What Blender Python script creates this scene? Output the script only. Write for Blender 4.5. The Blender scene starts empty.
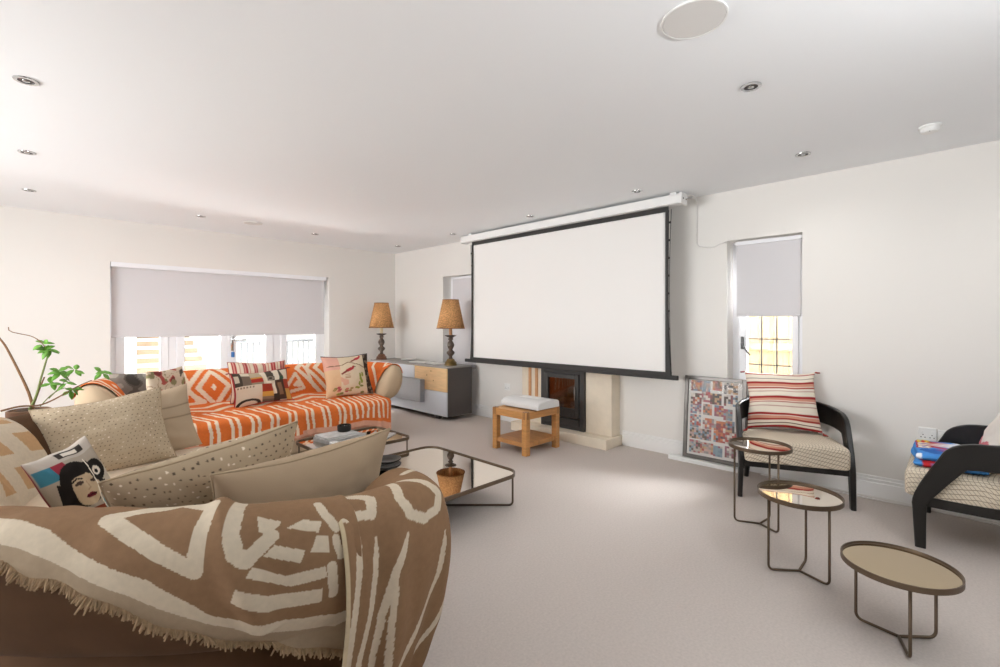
import bpy, bmesh, math, random
import numpy as np
from mathutils import Vector, Matrix, noise

random.seed(7)
RNG = np.random.default_rng(11)
SC = bpy.context.scene
COL = SC.collection
PI = math.pi

# ------------------------------------------------------------------ helpers
def lin(h):
    if isinstance(h, str):
        h = h.lstrip('#'); c = [int(h[i:i+2], 16)/255 for i in (0, 2, 4)]
    else:
        c = list(h)
    return [x/12.92 if x <= .04045 else ((x+.055)/1.055)**2.4 for x in c]

def mat(name, color='#cccccc', rough=.6, metal=0., bump=0., scale=60., var=0., vscale=6., spec=.5, attr=False,
        weave=0., wscale=400., sheen=0., stretch=None, trans=0., emit=None, estr=0.):
    m = bpy.data.materials.new(name); m.use_nodes = True
    N, L = m.node_tree.nodes, m.node_tree.links
    b = N['Principled BSDF']
    c = lin(color)+[1]
    b.inputs['Base Color'].default_value = c
    b.inputs['Roughness'].default_value = rough
    b.inputs['Metallic'].default_value = metal
    b.inputs['Specular IOR Level'].default_value = spec
    if sheen: b.inputs['Sheen Weight'].default_value = sheen
    if trans: b.inputs['Transmission Weight'].default_value = trans
    if emit:
        b.inputs['Emission Color'].default_value = lin(emit)+[1]; b.inputs['Emission Strength'].default_value = estr
    tc = N.new('ShaderNodeTexCoord'); vec = tc.outputs['Object']
    if stretch:
        mp = N.new('ShaderNodeMapping'); mp.inputs['Scale'].default_value = stretch
        L.new(vec, mp.inputs['Vector']); vec = mp.outputs['Vector']
    csock = None
    if attr:
        at = N.new('ShaderNodeAttribute'); at.attribute_name = 'Col'; csock = at.outputs['Color']
    if var:
        nz = N.new('ShaderNodeTexNoise'); nz.inputs['Scale'].default_value = vscale; nz.inputs['Detail'].default_value = 5
        L.new(vec, nz.inputs['Vector'])
        mr = N.new('ShaderNodeMapRange'); mr.inputs['From Min'].default_value = .3; mr.inputs['From Max'].default_value = .7
        mr.inputs['To Min'].default_value = 1-var; mr.inputs['To Max'].default_value = 1+var
        L.new(nz.outputs['Fac'], mr.inputs['Value'])
        mx = N.new('ShaderNodeMix'); mx.data_type = 'RGBA'; mx.blend_type = 'MULTIPLY'; mx.inputs['Factor'].default_value = 1
        if csock: L.new(csock, mx.inputs['A'])
        else: mx.inputs['A'].default_value = c
        L.new(mr.outputs['Result'], mx.inputs['B']); csock = mx.outputs['Result']
    if csock: L.new(csock, b.inputs['Base Color'])
    if bump or weave:
        bp = N.new('ShaderNodeBump'); bp.inputs['Strength'].default_value = bump or weave; bp.inputs['Distance'].default_value = .004
        if weave:
            w = N.new('ShaderNodeTexNoise'); w.inputs['Scale'].default_value = wscale; w.inputs['Detail'].default_value = 2
            L.new(tc.outputs['Object'], w.inputs['Vector']); L.new(w.outputs['Fac'], bp.inputs['Height'])
        else:
            n2 = N.new('ShaderNodeTexNoise'); n2.inputs['Scale'].default_value = scale; n2.inputs['Detail'].default_value = 6
            L.new(vec, n2.inputs['Vector']); L.new(n2.outputs['Fac'], bp.inputs['Height'])
        L.new(bp.outputs['Normal'], b.inputs['Normal'])
    return m

def glass_mat(name, tint=(1, 1, 1), refl=.06):
    m = bpy.data.materials.new(name); m.use_nodes = True
    N, L = m.node_tree.nodes, m.node_tree.links; N.clear()
    o = N.new('ShaderNodeOutputMaterial'); t = N.new('ShaderNodeBsdfTransparent'); g = N.new('ShaderNodeBsdfGlossy')
    t.inputs['Color'].default_value = (*tint, 1); g.inputs['Roughness'].default_value = .02
    lw = N.new('ShaderNodeLayerWeight'); lw.inputs['Blend'].default_value = refl*3
    x = N.new('ShaderNodeMixShader')
    L.new(lw.outputs['Fresnel'], x.inputs[0]); L.new(t.outputs[0], x.inputs[1]); L.new(g.outputs[0], x.inputs[2]); L.new(x.outputs[0], o.inputs[0])
    return m

def obj(name, bm, m, parent=None, smooth=False, kind=None):
    me = bpy.data.meshes.new(name)
    bmesh.ops.recalc_face_normals(bm, faces=bm.faces)
    bm.to_mesh(me); bm.free()
    if smooth:
        for p in me.polygons: p.use_smooth = True
    me.materials.append(m)
    o = bpy.data.objects.new(name, me); COL.objects.link(o)
    if parent: o.parent = parent
    if kind: o['kind'] = kind
    if smooth == 'auto':
        try:
            me.set_sharp_from_angle(angle=math.radians(40))
        except Exception: pass
    return o

def tag(o, label, cat, group=None):
    o['label'] = label; o['category'] = cat
    if group: o['group'] = group
    return o

def thing(name, label, cat, loc=(0, 0, 0), rz=0, group=None):
    o = bpy.data.objects.new(name, None); COL.objects.link(o)
    o.empty_display_size = .1; o.location = loc; o.rotation_euler = (0, 0, rz)
    return tag(o, label, cat, group)

def copy_tree(o, loc=None, rz=None, label=None):
    def rec(a, par):
        c = a.copy(); COL.objects.link(c)
        if par: c.parent = par
        for ch in a.children: rec(ch, c)
        return c
    r = rec(o, None)
    if loc is not None: r.location = loc
    if rz is not None: r.rotation_euler = (0, 0, rz)
    if label: r['label'] = label
    return r

def BM(): return bmesh.new()

def box(bm, a, b, bev=0., seg=2, M=None):
    t = bmesh.new()
    bmesh.ops.create_cube(t, size=1)
    for v in t.verts:
        v.co = Vector([(a[i]+b[i])/2 + v.co[i]*(b[i]-a[i]) for i in range(3)])
    if bev: bmesh.ops.bevel(t, geom=t.edges[:], offset=bev, segments=seg, profile=.5, affect='EDGES')
    if M: bmesh.ops.transform(t, matrix=M, verts=t.verts)
    me = bpy.data.meshes.new('tmp'); t.to_mesh(me); t.free(); bm.from_mesh(me); bpy.data.meshes.remove(me)
    return bm

def tube(bm, pts, r, n=8, closed=False, cap=True):
    pts = [Vector(p) for p in pts]; k = len(pts)
    rs = r if isinstance(r, (list, tuple)) else [r]*k
    T = []
    for i in range(k):
        if closed: d = pts[(i+1) % k]-pts[i-1]
        else: d = pts[min(i+1, k-1)]-pts[max(i-1, 0)]
        T.append(d.normalized())
    up = Vector((0, 0, 1)) if abs(T[0].z) < .9 else Vector((1, 0, 0))
    nrm = (up-T[0]*up.dot(T[0])).normalized(); rings = []
    for i in range(k):
        nrm = (nrm-T[i]*nrm.dot(T[i])).normalized(); bi = T[i].cross(nrm)
        rings.append([bm.verts.new(pts[i]+(nrm*math.cos(2*PI*j/n)+bi*math.sin(2*PI*j/n))*rs[i]) for j in range(n)])
    for i in range(k if closed else k-1):
        A, B = rings[i], rings[(i+1) % k]
        for j in range(n): bm.faces.new((A[j], A[(j+1) % n], B[(j+1) % n], B[j]))
    if cap and not closed:
        bm.faces.new(rings[0]); bm.faces.new(rings[-1][::-1])
    return bm

def lathe(bm, prof, c=(0, 0, 0), n=32, M=None):
    rings = []
    for r, z in prof:
        rings.append([bm.verts.new((c[0]+max(r, 1e-4)*math.cos(2*PI*j/n), c[1]+max(r, 1e-4)*math.sin(2*PI*j/n), c[2]+z)) for j in range(n)])
    new = [v for R in rings for v in R]
    for A, B in zip(rings, rings[1:]):
        for j in range(n): bm.faces.new((A[j], A[(j+1) % n], B[(j+1) % n], B[j]))
    bm.faces.new(rings[0][::-1]); bm.faces.new(rings[-1])
    if M: bmesh.ops.transform(bm, matrix=M, verts=new)
    return bm

def prism(bm, poly, z0, z1, bev=0., M=None):
    t = bmesh.new()
    a = [t.verts.new((x, y, z0)) for x, y in poly]; b = [t.verts.new((x, y, z1)) for x, y in poly]
    n = len(poly); t.faces.new(a[::-1]); t.faces.new(b)
    for i in range(n): t.faces.new((a[i], a[(i+1) % n], b[(i+1) % n], b[i]))
    bmesh.ops.recalc_face_normals(t, faces=t.faces)
    if bev: bmesh.ops.bevel(t, geom=t.edges[:], offset=bev, segments=2, profile=.5, affect='EDGES')
    if M: bmesh.ops.transform(t, matrix=M, verts=t.verts)
    me = bpy.data.meshes.new('tmp'); t.to_mesh(me); t.free(); bm.from_mesh(me); bpy.data.meshes.remove(me)
    return bm

def rrect(x0, y0, x1, y1, r, n=6):
    out = []
    for cx, cy, a0 in ((x1-r, y1-r, 0), (x0+r, y1-r, PI/2), (x0+r, y0+r, PI), (x1-r, y0+r, 1.5*PI)):
        for i in range(n+1):
            a = a0+PI/2*i/n; out.append((cx+r*math.cos(a), cy+r*math.sin(a)))
    return out

def smooth_path(pts, step=.03):
    P = [np.array(p, float) for p in pts]
    P = [2*P[0]-P[1]]+P+[2*P[-1]-P[-2]]; dense = []
    for i in range(1, len(P)-2):
        for t in np.linspace(0, 1, 40, endpoint=False):
            p0, p1, p2, p3 = P[i-1:i+3]
            dense.append(.5*((2*p1)+(-p0+p2)*t+(2*p0-5*p1+4*p2-p3)*t*t+(-p0+3*p1-3*p2+p3)*t**3))
    dense.append(P[-2]); D = np.array(dense)
    s = np.concatenate([[0], np.cumsum(np.linalg.norm(np.diff(D, axis=0), axis=1))])
    n = max(2, int(round(s[-1]/step)))+1; q = np.linspace(0, s[-1], n)
    return np.stack([np.interp(q, s, D[:, i]) for i in range(D.shape[1])], 1), q

class Path:
    """A plan curve: pos(s), outward normal(s) (left of travel)."""
    def __init__(self, pts):
        self.P, self.S = smooth_path(pts, .01); self.L = self.S[-1]
        T = np.gradient(self.P, axis=0); T /= np.linalg.norm(T, axis=1)[:, None]
        k = 9; pad = np.pad(T, ((k, k), (0, 0)), 'edge')
        T = np.stack([np.convolve(pad[:, i], np.ones(2*k+1)/(2*k+1), 'valid') for i in range(2)], 1)
        T /= np.linalg.norm(T, axis=1)[:, None]
        self.T = T; self.N = np.stack([-T[:, 1], T[:, 0]], 1)
    def at(self, s):
        s = np.asarray(s, float)
        p = np.stack([np.interp(s, self.S, self.P[:, i]) for i in range(2)], -1)
        n = np.stack([np.interp(s, self.S, self.N[:, i]) for i in range(2)], -1)
        n /= np.linalg.norm(n, axis=-1, keepdims=True)
        over = np.where(s < 0, s, np.where(s > self.L, s-self.L, 0.))
        t = np.where((s < 0)[..., None], self.T[0], self.T[-1])
        return p+over[..., None]*t, n

def grid_mesh(name, V, m, parent=None, colors=None, thick=0., closed_u=False, subdiv=0, uv_skip=None):
    nu, nv = V.shape[:2]
    me = bpy.data.meshes.new(name)
    idx = np.arange(nu*nv).reshape(nu, nv)
    a, b, c, d = idx[:-1, :-1], idx[1:, :-1], idx[1:, 1:], idx[:-1, 1:]
    F = np.stack([a, b, c, d], -1).reshape(-1, 4)
    me.from_pydata(V.reshape(-1, 3).tolist(), [], F.tolist())
    me.polygons.foreach_set('use_smooth', [True]*len(me.polygons))
    if colors is not None: set_col(me, colors.reshape(-1, 3))
    me.materials.append(m); me.update()
    o = bpy.data.objects.new(name, me); COL.objects.link(o)
    if parent: o.parent = parent
    if thick:
        md = o.modifiers.new('thickness', 'SOLIDIFY'); md.thickness = thick; md.offset = 0
    return o

def set_col(me, C):
    at = me.color_attributes.new('Col', 'FLOAT_COLOR', 'POINT')
    full = np.ones((len(C), 4), np.float32); full[:, :3] = C
    at.data.foreach_set('color', full.ravel())

def seg_dist(X, Y, pts):
    d = np.full(X.shape, 9.)
    for (ax, ay), (bx, by) in zip(pts, pts[1:]):
        vx, vy = bx-ax, by-ay; L2 = vx*vx+vy*vy+1e-12
        t = np.clip(((X-ax)*vx+(Y-ay)*vy)/L2, 0, 1)
        d = np.minimum(d, np.hypot(X-ax-t*vx, Y-ay-t*vy))
    return d

def in_poly(X, Y, poly):
    r = np.zeros(X.shape, bool); n = len(poly)
    for i in range(n):
        x1, y1 = poly[i]; x2, y2 = poly[(i+1) % n]
        c = ((y1 > Y) != (y2 > Y)) & (X < (x2-x1)*(Y-y1)/((y2-y1) if y2 != y1 else 1e-9)+x1)
        r ^= c
    return r

def paint(C, mask, col):
    C[mask] = lin(col)

def nz(x, y, z=0.): return noise.noise(Vector((x, y, z)))
def nz_grid(X, Y, f, z=0.):
    return np.array([noise.noise(Vector((a*f, b*f, z))) for a, b in zip(X.ravel(), Y.ravel())]).reshape(X.shape)

# ------------------------------------------------------------------ materials
M_WALL = mat('wall_paint', '#ebe8e3', .85, bump=.03, scale=300)
M_CEIL = mat('ceiling_paint', '#f2f4f6', .9)
M_TRIM = mat('white_gloss_trim', '#f0efed', .4)
M_CARPET = mat('carpet', '#cfc5be', 1., bump=.9, scale=420, var=.06, vscale=90, spec=.1)
M_UPVC = mat('white_window_plastic', '#f2f3f6', .35)
M_BLIND = mat('grey_blind_fabric', '#d6d4d6', .9, weave=.1, wscale=900)
M_GLASS = glass_mat('window_glass')
M_LEAD = mat('lead_strip', '#6b6a6a', .5, metal=.6)
M_STONE = mat('limestone', '#e6dac6', .7, var=.05, vscale=9, bump=.05, scale=80)
M_BLACK = mat('black_lacquer', '#141210', .35)
M_IRON = mat('stove_iron', '#4b4a49', .45, metal=.5)
M_OAK = mat('oak_wood', '#c08a50', .5, var=.14, vscale=7, stretch=(1, 1, 9), bump=.06, scale=50)
M_OAKL = mat('pale_oak', '#e2bd8b', .55, var=.1, vscale=5, stretch=(8, 1, 8))
M_BRONZE = mat('bronze_metal', '#6d5d4d', .4, metal=.75)
M_CHROME = mat('chrome', '#c9c9c9', .18, metal=1.)
M_BRASS = mat('aged_brass', '#8a7448', .4, metal=.8)
M_MIRROR = mat('bronze_mirror', '#d9d0c3', .02, metal=1.)
M_MIRROR_DARK = mat('darker_mirror', '#b5a488', .05, metal=1.)  # mirror metal with a darker tint than the other tops
M_SCREEN = mat('projection_white', '#efedea', .8)
M_SCREENB = mat('screen_black', '#2c2a28', .6)
M_WHITE = mat('white_plastic', '#eeeeec', .4)
M_GRILLE = mat('grille_white', '#dcdad7', .6, bump=.3, scale=900)
M_DKGREY = mat('dark_grey_lacquer', '#4d4744', .5)
M_TOPGREY = mat('concrete_top', '#97928e', .5, var=.06, vscale=12)
M_BLUEGREY = mat('pale_blue_lacquer', '#cfd4dd', .35)
M_MIDGREY = mat('mid_grey_lacquer', '#9a9da3', .4)
M_SOFA = mat('taupe_suede', '#553d2a', .95, var=.10, vscale=9, weave=.12, wscale=700, spec=.15)
M_SOFA_B = mat('sand_fabric', '#c2ab8e', .9, weave=.15, wscale=600)
M_SEAT = mat('cream_seat', '#d9c6ad', .9, weave=.2, wscale=500, attr=False, var=.05, vscale=8, stretch=(.6, 9, 1))
M_CLOTH = mat('printed_cloth', '#ffffff', .95, attr=True, weave=.25, wscale=650, var=.05, vscale=60, spec=.15)
M_CLOTH_S = mat('printed_cushion', '#ffffff', .92, attr=True, weave=.2, wscale=700, spec=.2)
M_FRINGE = mat('fringe_yarn', '#9a8062', 1., var=.15, vscale=80)
M_PFRINGE = mat('peach_fringe', '#d59a80', 1.)
M_PIPE = mat('cushion_piping', '#a89478', .9)
M_REDPIPE = mat('red_piping', '#9c3a34', .9)
M_SHADE = mat('raffia_shade', '#c4925f', .9, var=.45, vscale=75, bump=.5, scale=90)
M_CANDLE = mat('cream_sleeve', '#e4d6b0', .5)
M_CARVED = mat('carved_wood_dark', '#54453a', .45, var=.3, vscale=40)
M_COPPER = mat('copper_foot', '#7a5440', .4, metal=.3, var=.2, vscale=50)
M_TERRA = mat('terracotta', '#b5694a', .85, var=.1, vscale=14)
M_SOIL = mat('soil', '#4b382a', 1., bump=1., scale=60)
M_STEM = mat('woody_stem', '#8a6747', .8, var=.2, vscale=60)
M_GSTEM = mat('green_stem', '#7d8a4f', .7)
M_LEAF = mat('leaf_green', '#6da63c', .5, var=.25, vscale=25)
M_CHAIRSEAT = None
M_PAPER = mat('paper', '#e8e6e2', .7)
M_BOOK = mat('grey_book_cover', '#a7a5a2', .5, var=.25, vscale=12)
M_CABLE = mat('white_cable', '#e5e2de', .5)
M_PAVE = mat('pale_paving', '#f0ede6', .8, var=.05, vscale=4)
M_RENDER_GLARE = mat('render_and_glare_white', '#fbfaf6', .9)
M_STEPR = mat('stone_riser', '#a8927a', .9, var=.15, vscale=6)
M_FENCE = mat('fence_timber', '#a08b6c', .9, var=.2, vscale=6, stretch=(6, 6, .6))
M_RAIL = mat('grey_rail', '#55575a', .5)
M_DISH = mat('black_ceramic', '#15130f', .3)

def ck_mat():
    """Woven seat cloth: cream ground with a dark diamond lattice."""
    m = bpy.data.materials.new('lattice_upholstery'); m.use_nodes = True
    N, L = m.node_tree.nodes, m.node_tree.links; b = N['Principled BSDF']; b.inputs['Roughness'].default_value = .9
    tc = N.new('ShaderNodeTexCoord')
    sp = N.new('ShaderNodeSeparateXYZ'); L.new(tc.outputs['Object'], sp.inputs[0])
    def math_(op, a, bb):
        n = N.new('ShaderNodeMath'); n.operation = op
        for i, q in enumerate((a, bb)):
            if q is None: continue
            if isinstance(q, (int, float)): n.inputs[i].default_value = q
            else: L.new(q, n.inputs[i])
        return n.outputs[0]
    h = math_('ADD', sp.outputs[0], sp.outputs[1])
    v = math_('ADD', math_('MULTIPLY', sp.outputs[2], 1.25), math_('MULTIPLY', math_('SUBTRACT', sp.outputs[1], sp.outputs[0]), .75))
    wob = N.new('ShaderNodeTexNoise'); wob.inputs['Scale'].default_value = 25; L.new(tc.outputs['Object'], wob.inputs['Vector'])
    w = math_('MULTIPLY', math_('SUBTRACT', wob.outputs['Fac'], .5), 2.2)
    p = math_('ADD', math_('MULTIPLY', math_('ADD', h, v), 190), w)
    q = math_('ADD', math_('MULTIPLY', math_('SUBTRACT', h, v), 190), w)
    mx = math_('MAXIMUM', math_('SINE', p, None), math_('SINE', q, None))
    rp = N.new('ShaderNodeValToRGB'); L.new(mx, rp.inputs[0])
    e = rp.color_ramp.elements
    e[0].position = .80; e[0].color = (*lin('#ddd1bd'), 1); e[1].position = .98; e[1].color = (*lin('#93836f'), 1)
    L.new(rp.outputs[0], b.inputs['Base Color'])
    return m
M_CHAIRSEAT = ck_mat()

# ------------------------------------------------------------------ room shell
XR, YB, H = 4.28, 6.67, 2.4
XL, YN = -2.4, -2.2
def struct(name, bm, m, parent=None, **k):
    return obj(name, bm, m, parent, kind='structure', **k)

bm = BM(); box(bm, (XL-.3, YN-.3, -.12), (XR+.3, YB+.3, 0)); struct('floor', bm, M_CARPET)
bm = BM(); box(bm, (XL-.3, YN-.3, H), (XR+.3, YB+.3, H+.15)); struct('ceiling', bm, M_CEIL)

def wall(name, axis, a, th, lo, hi, holes, m=M_WALL):
    """Wall slab at axis=a..a+th with rectangular holes ((u0,u1,z0,z1), ...) cut as a grid of boxes in one mesh."""
    us = sorted({lo, hi, *[h[0] for h in holes], *[h[1] for h in holes]})
    zs = sorted({0, H, *[h[2] for h in holes], *[h[3] for h in holes]})
    bm = BM()
    t0, t1 = min(a, a+th), max(a, a+th)
    for u0, u1 in zip(us, us[1:]):
        for z0, z1 in zip(zs, zs[1:]):
            uc, zc = (u0+u1)/2, (z0+z1)/2
            if any(h[0] < uc < h[1] and h[2] < zc < h[3] for h in holes): continue
            if axis == 'x': box(bm, (t0, u0, z0), (t1, u1, z1))
            else: box(bm, (u0, t0, z0), (u1, t1, z1))
    bmesh.ops.remove_doubles(bm, verts=bm.verts, dist=1e-5)
    seen = {}
    for f in bm.faces: seen.setdefault(tuple(sorted(v.index for v in f.verts)), []).append(f)
    bm.verts.index_update(); seen = {}
    for f in bm.faces: seen.setdefault(tuple(sorted(v.index for v in f.verts)), []).append(f)
    dead = [f for fs in seen.values() if len(fs) > 1 for f in fs]
    bmesh.ops.delete(bm, geom=dead, context='FACES_ONLY')
    return struct(name, bm, m)

W1 = (.63, 3.14, .02, 1.93)
W2 = (.87, 1.433, .62, 1.967)
W3 = (4.68, 5.396, .62, 1.93)
FIRE = (2.80, 3.37, .1, .74)
wall('wall_back', 'y', YB, .3, XL, XR+.3, [W1])
wall('wall_right', 'x', XR, .3, YN-.3, YB+.3, [W2, W3, FIRE])
WL = (2.2, 5.0, .05, 2.15)
wall('wall_left', 'x', XL, -.3, YN-.3, YB+.3, [WL])
wall('wall_near', 'y', YN, -.3, XL-.3, XR+.3, [], mat('bounce_cutting_dark', '#5d564f', .9))  # unseen wall coloured dark to cut bounce onto the near sofa

# unseen opening added to let in the left fill light, plainly framed
def simple_frame(name, axis, a, hole, n):
    bm = BM(); u0, u1, z0, z1 = hole; w = .06
    def bb(ua, ub, za, zb):
        if axis == 'x': box(bm, (a-.03, ua, za), (a+.03, ub, zb), .005, 1)
        else: box(bm, (ua, a-.03, za), (ub, a+.03, zb), .005, 1)
    bb(u0, u1, z0, z0+w); bb(u0, u1, z1-w, z1)
    for i in range(n+1):
        u = u0+(u1-u0)*i/n; bb(max(u0, u-w/2), min(u1, u+w/2), z0, z1)
    return struct(name, bm, M_UPVC)
simple_frame('fill_opening', 'x', XL-.15, WL, 4)

def skirting(name, axis, a, runs, sgn):
    bm = BM()
    for u0, u1 in runs:
        for z0, z1, d in ((0, .105, .018), (.105, .128, .014), (.128, .15, .008)):
            if axis == 'x': box(bm, (a, u0, z0), (a+sgn*d, u1, z1), .003, 1) if sgn > 0 else box(bm, (a+sgn*d, u0, z0), (a, u1, z1), .003, 1)
            else: box(bm, (u0, a+sgn*d, z0), (u1, a, z1), .003, 1)
    struct(name, bm, M_TRIM)
skirting('baseboard_right', 'x', XR, [(YN, 2.445), (3.725, YB)], -1)
skirting('baseboard_back', 'y', YB, [(XL, W1[0]), (W1[1], XR)], -1)

# ---- window_1: four-light glazed run with a door leaf, deep white reveal
Y1 = YB+.16
win1 = bpy.data.objects.new('window_1', None); COL.objects.link(win1); win1['kind'] = 'structure'
x0, x1, z0, z1 = W1
bm = BM()
box(bm, (x0, Y1, z1-.07), (x1, Y1+.07, z1), .004, 1); box(bm, (x0, Y1, z0), (x1, Y1+.07, z0+.08), .004, 1)
for a, b in ((x0, x0+.06), (1.19, 1.27), (2.40, 2.50), (x1-.06, x1)):
    box(bm, (a, Y1, z0), (b, Y1+.07, z1), .004, 1)
obj('window_frame', bm, M_UPVC, win1)
for (a, b, nm) in ((x0+.06, 1.19, 'window_sash'), (1.27, 1.83, 'window_sash'), (1.83, 2.40, 'door_leaf'), (2.50, x1-.06, 'window_sash')):
    bm = BM(); w = .085 if nm == 'window_sash' else .1
    zb, zt = z0+.08, z1-.07
    box(bm, (a, Y1-.012, zb), (a+w, Y1+.05, zt), .006, 1); box(bm, (b-w, Y1-.012, zb), (b, Y1+.05, zt), .006, 1)
    box(bm, (a+w, Y1-.012, zb), (b-w, Y1+.05, zb+w), .006, 1); box(bm, (a+w, Y1-.012, zt-w), (b-w, Y1+.05, zt), .006, 1)
    s = obj(nm, bm, M_UPVC, win1)
    bm = BM(); box(bm, (a+w, Y1+.015, zb+w), (b-w, Y1+.022, zt-w)); obj('pane', bm, M_GLASS, s)
    if nm == 'door_leaf':
        bm = BM(); hx = a+.05
        box(bm, (hx-.016, Y1-.025, .88), (hx+.016, Y1-.01, 1.1), .006)
        tube(bm, [(hx, Y1-.02, 1.03), (hx, Y1-.06, 1.03), (hx+.02, Y1-.066, 1.03), (hx+.15, Y1-.066, 1.025)], .011)
        obj('door_handle', bm, M_CHROME, s, True)
        bm = BM(); box(bm, (hx-.02, Y1-.05, .80), (hx+.02, Y1-.04, .87), .008)
        o = obj('key_tag', bm, mat('blue_tag', '#2f6fb5', .4), s); o['label'] = 'blue key tag'

# ---- window_2 and window_3: narrow leaded windows
def side_window(name, hole, lead):
    root = bpy.data.objects.new(name, None); COL.objects.link(root); root['kind'] = 'structure'
    y0, y1, z0, z1 = hole; X = XR+.15; w = .055
    bm = BM()
    box(bm, (X, y0, z0), (X+.06, y0+w, z1), .004, 1); box(bm, (X, y1-w, z0), (X+.06, y1, z1), .004, 1)
    box(bm, (X, y0+w, z0), (X+.06, y1-w, z0+w), .004, 1); box(bm, (X, y0+w, z1-w), (X+.06, y1-w, z1), .004, 1)
    box(bm, (X-.015, y1-w-.06, z0+w), (X+.045, y1-w, z1-w), .004, 1); box(bm, (X-.015, y0+w, z0+w), (X+.045, y0+w+.045, z1-w), .004, 1)
    box(bm, (X-.015, y0+w, z0+w), (X+.045, y1-w, z0+w+.05), .004, 1); box(bm, (X-.015, y0+w, z1-w-.05), (X+.045, y1-w, z1-w), .004, 1)
    fr = obj('window_frame', bm, M_UPVC, root)
    bm = BM(); box(bm, (X+.01, y0+w, z0+w), (X+.016, y1-w, z1-w)); p = obj('pane', bm, M_GLASS, root)
    if lead:
        bm = BM(); a, b = y0+w+.045, y1-w-.06
        for i in (1, 2): box(bm, (X+.002, a+(b-a)*i/3-.005, z0+w), (X+.009, a+(b-a)*i/3+.005, z1-w))
        zz = z0+.27
        while zz < z1-.1:
            box(bm, (X+.002, a, zz-.005), (X+.009, b, zz+.005)); zz += .222
        obj('lead_strips', bm, M_LEAD, root)
    bm = BM(); yh = y1-w-.03
    box(bm, (X-.03, yh-.012, 1.02), (X-.015, yh+.012, 1.13), .004)
    tube(bm, [(X-.02, yh, 1.07), (X-.05, yh, 1.065), (X-.055, yh-.03, 1.03), (X-.055, yh-.07, .97)], .008)
    obj('window_handle', bm, M_LEAD, root, True)
    bm = BM(); box(bm, (XR-.015, y0-.0, z0-.03), (X, y1+.0, z0), .004); obj('window_sill', bm, M_TRIM, root)
side_window('window_2', W2, True)
side_window('window_3', W3, True)

# ------------------------------------------------------------------ roller blinds
def blind(label, axis, a, u0, u1, zt, zb, chain_u, hd=.012):
    c = (a, (u0+u1)/2, 0) if axis == 'x' else ((u0+u1)/2, a, 0)
    root = thing('roller_blind', label, 'blind', (0, 0, 0), 0, 'grey roller blinds')
    def bb(bm, ua, ub, d0, d1, za, zc, bev=0):
        if axis == 'x': box(bm, (a+d0, ua, za), (a+d1, ub, zc), bev, 2)
        else: box(bm, (ua, a+d0, za), (ub, a+d1, zc), bev, 2)
    bm = BM(); bb(bm, u0-.01, u1+.01, -hd, .035, zt-.032-(hd > .03)*.02, zt, .005); obj('head_rail', bm, M_UPVC, root)
    bm = BM(); bb(bm, u0, u1, 0, .002, zb+.02, zt-.03); obj('fabric', bm, M_BLIND, root)
    bm = BM(); bb(bm, u0, u1, -.006, .008, zb, zb+.022, .004); obj('bottom_bar', bm, M_BLIND, root)
    bm = BM()
    for k in (-.008, .008):
        q = [(a-.02, chain_u+k, zt-.05), (a-.02, chain_u+k, zb+.25)] if axis == 'x' else [(chain_u+k, a-.02, zt-.05), (chain_u+k, a-.02, zb+.1)]
        tube(bm, q, .0022, 6)
    obj('pull_chain', bm, M_WHITE, root)
    return root
blind('wide grey roller blind half lowered over the long window behind the orange sofa', 'y', YB+.06, .645, 3.09, 1.93, 1.085, 3.06, .062)
blind('narrow grey roller blind above the red striped armchair cushion', 'x', XR+.05, .89, 1.37, 1.955, 1.305, 1.4)
blind('pale grey roller blind in the narrow window beside the table lamp', 'x', XR+.08, 4.70, 5.27, 1.92, .66, 5.3)

# ------------------------------------------------------------------ outside
bm = BM(); box(bm, (-6, YB+.3, -.25), (14, 20, -.12)); struct('garden_path', bm, M_PAVE)
bm = BM(); box(bm, (XR+.3, -8, -.25), (14, YB+.3, -.12)); struct('garden_ground', bm, M_PAVE)
bm = BM(); box(bm, (-4, 11.6, -.12), (14, 11.8, 2.6)); struct('garden_wall', bm, M_RENDER_GLARE)
bm = BM(); box(bm, (-.6, 8.2, -.12), (1.055, 11.59, 1.9)); struct('garden_wall', bm, M_RENDER_GLARE)
st = thing('garden_steps', 'flight of outdoor stone steps rising beyond the long window', 'steps', (1.6, 8.3, -.12))
for k in range(8):
    bm = BM(); yk = k*.30; zt = .40+k*.125
    box(bm, (-.52, yk+.02, 0 if k == 0 else zt-.16), (.48-.0*k, yk+.34, zt+.03), .006, 1)
    s = obj('riser', bm, M_STEPR, st)
    bm = BM(); box(bm, (-.53, yk, zt+.03), (.50, yk+.32, zt+.075), .008, 1); obj('tread', bm, M_RENDER_GLARE, s)  # treads coloured white for the glare of daylight on stone
rl = thing('garden_railing', 'grey metal railing outside beyond the glazed door', 'railing', (2.3, 8.6, -.12))
bm = BM(); tube(bm, [(0, 0, 1.05), (1.6, 0, 1.05)], .018); obj('top_rail', bm, M_RAIL, rl, True)
bm = BM(); tube(bm, [(0, 0, .12), (1.6, 0, .12)], .015); obj('bottom_rail', bm, M_RAIL, rl, True)
for i in range(17):
    bm = BM(); tube(bm, [(.02+i*.095, 0, .12), (.02+i*.095, 0, 1.05)], .011); obj('baluster', bm, M_RAIL, rl, True)
for xx in (0, .68, 1.6):
    bm = BM(); tube(bm, [(xx, .01, 0), (xx, .01, 1.2)], .022); obj('post', bm, M_RAIL, rl, True)
fe = thing('timber_fence', 'pale timber board fence seen through the narrow leaded window', 'fence', (6.0, 1.3, -.12))
yy = -1.6
while yy < 1.4:
    bm = BM(); box(bm, (0, yy, 0), (.02, yy+.145, 2.0), .004, 1); obj('board', bm, M_FENCE, fe); yy += .15
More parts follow.
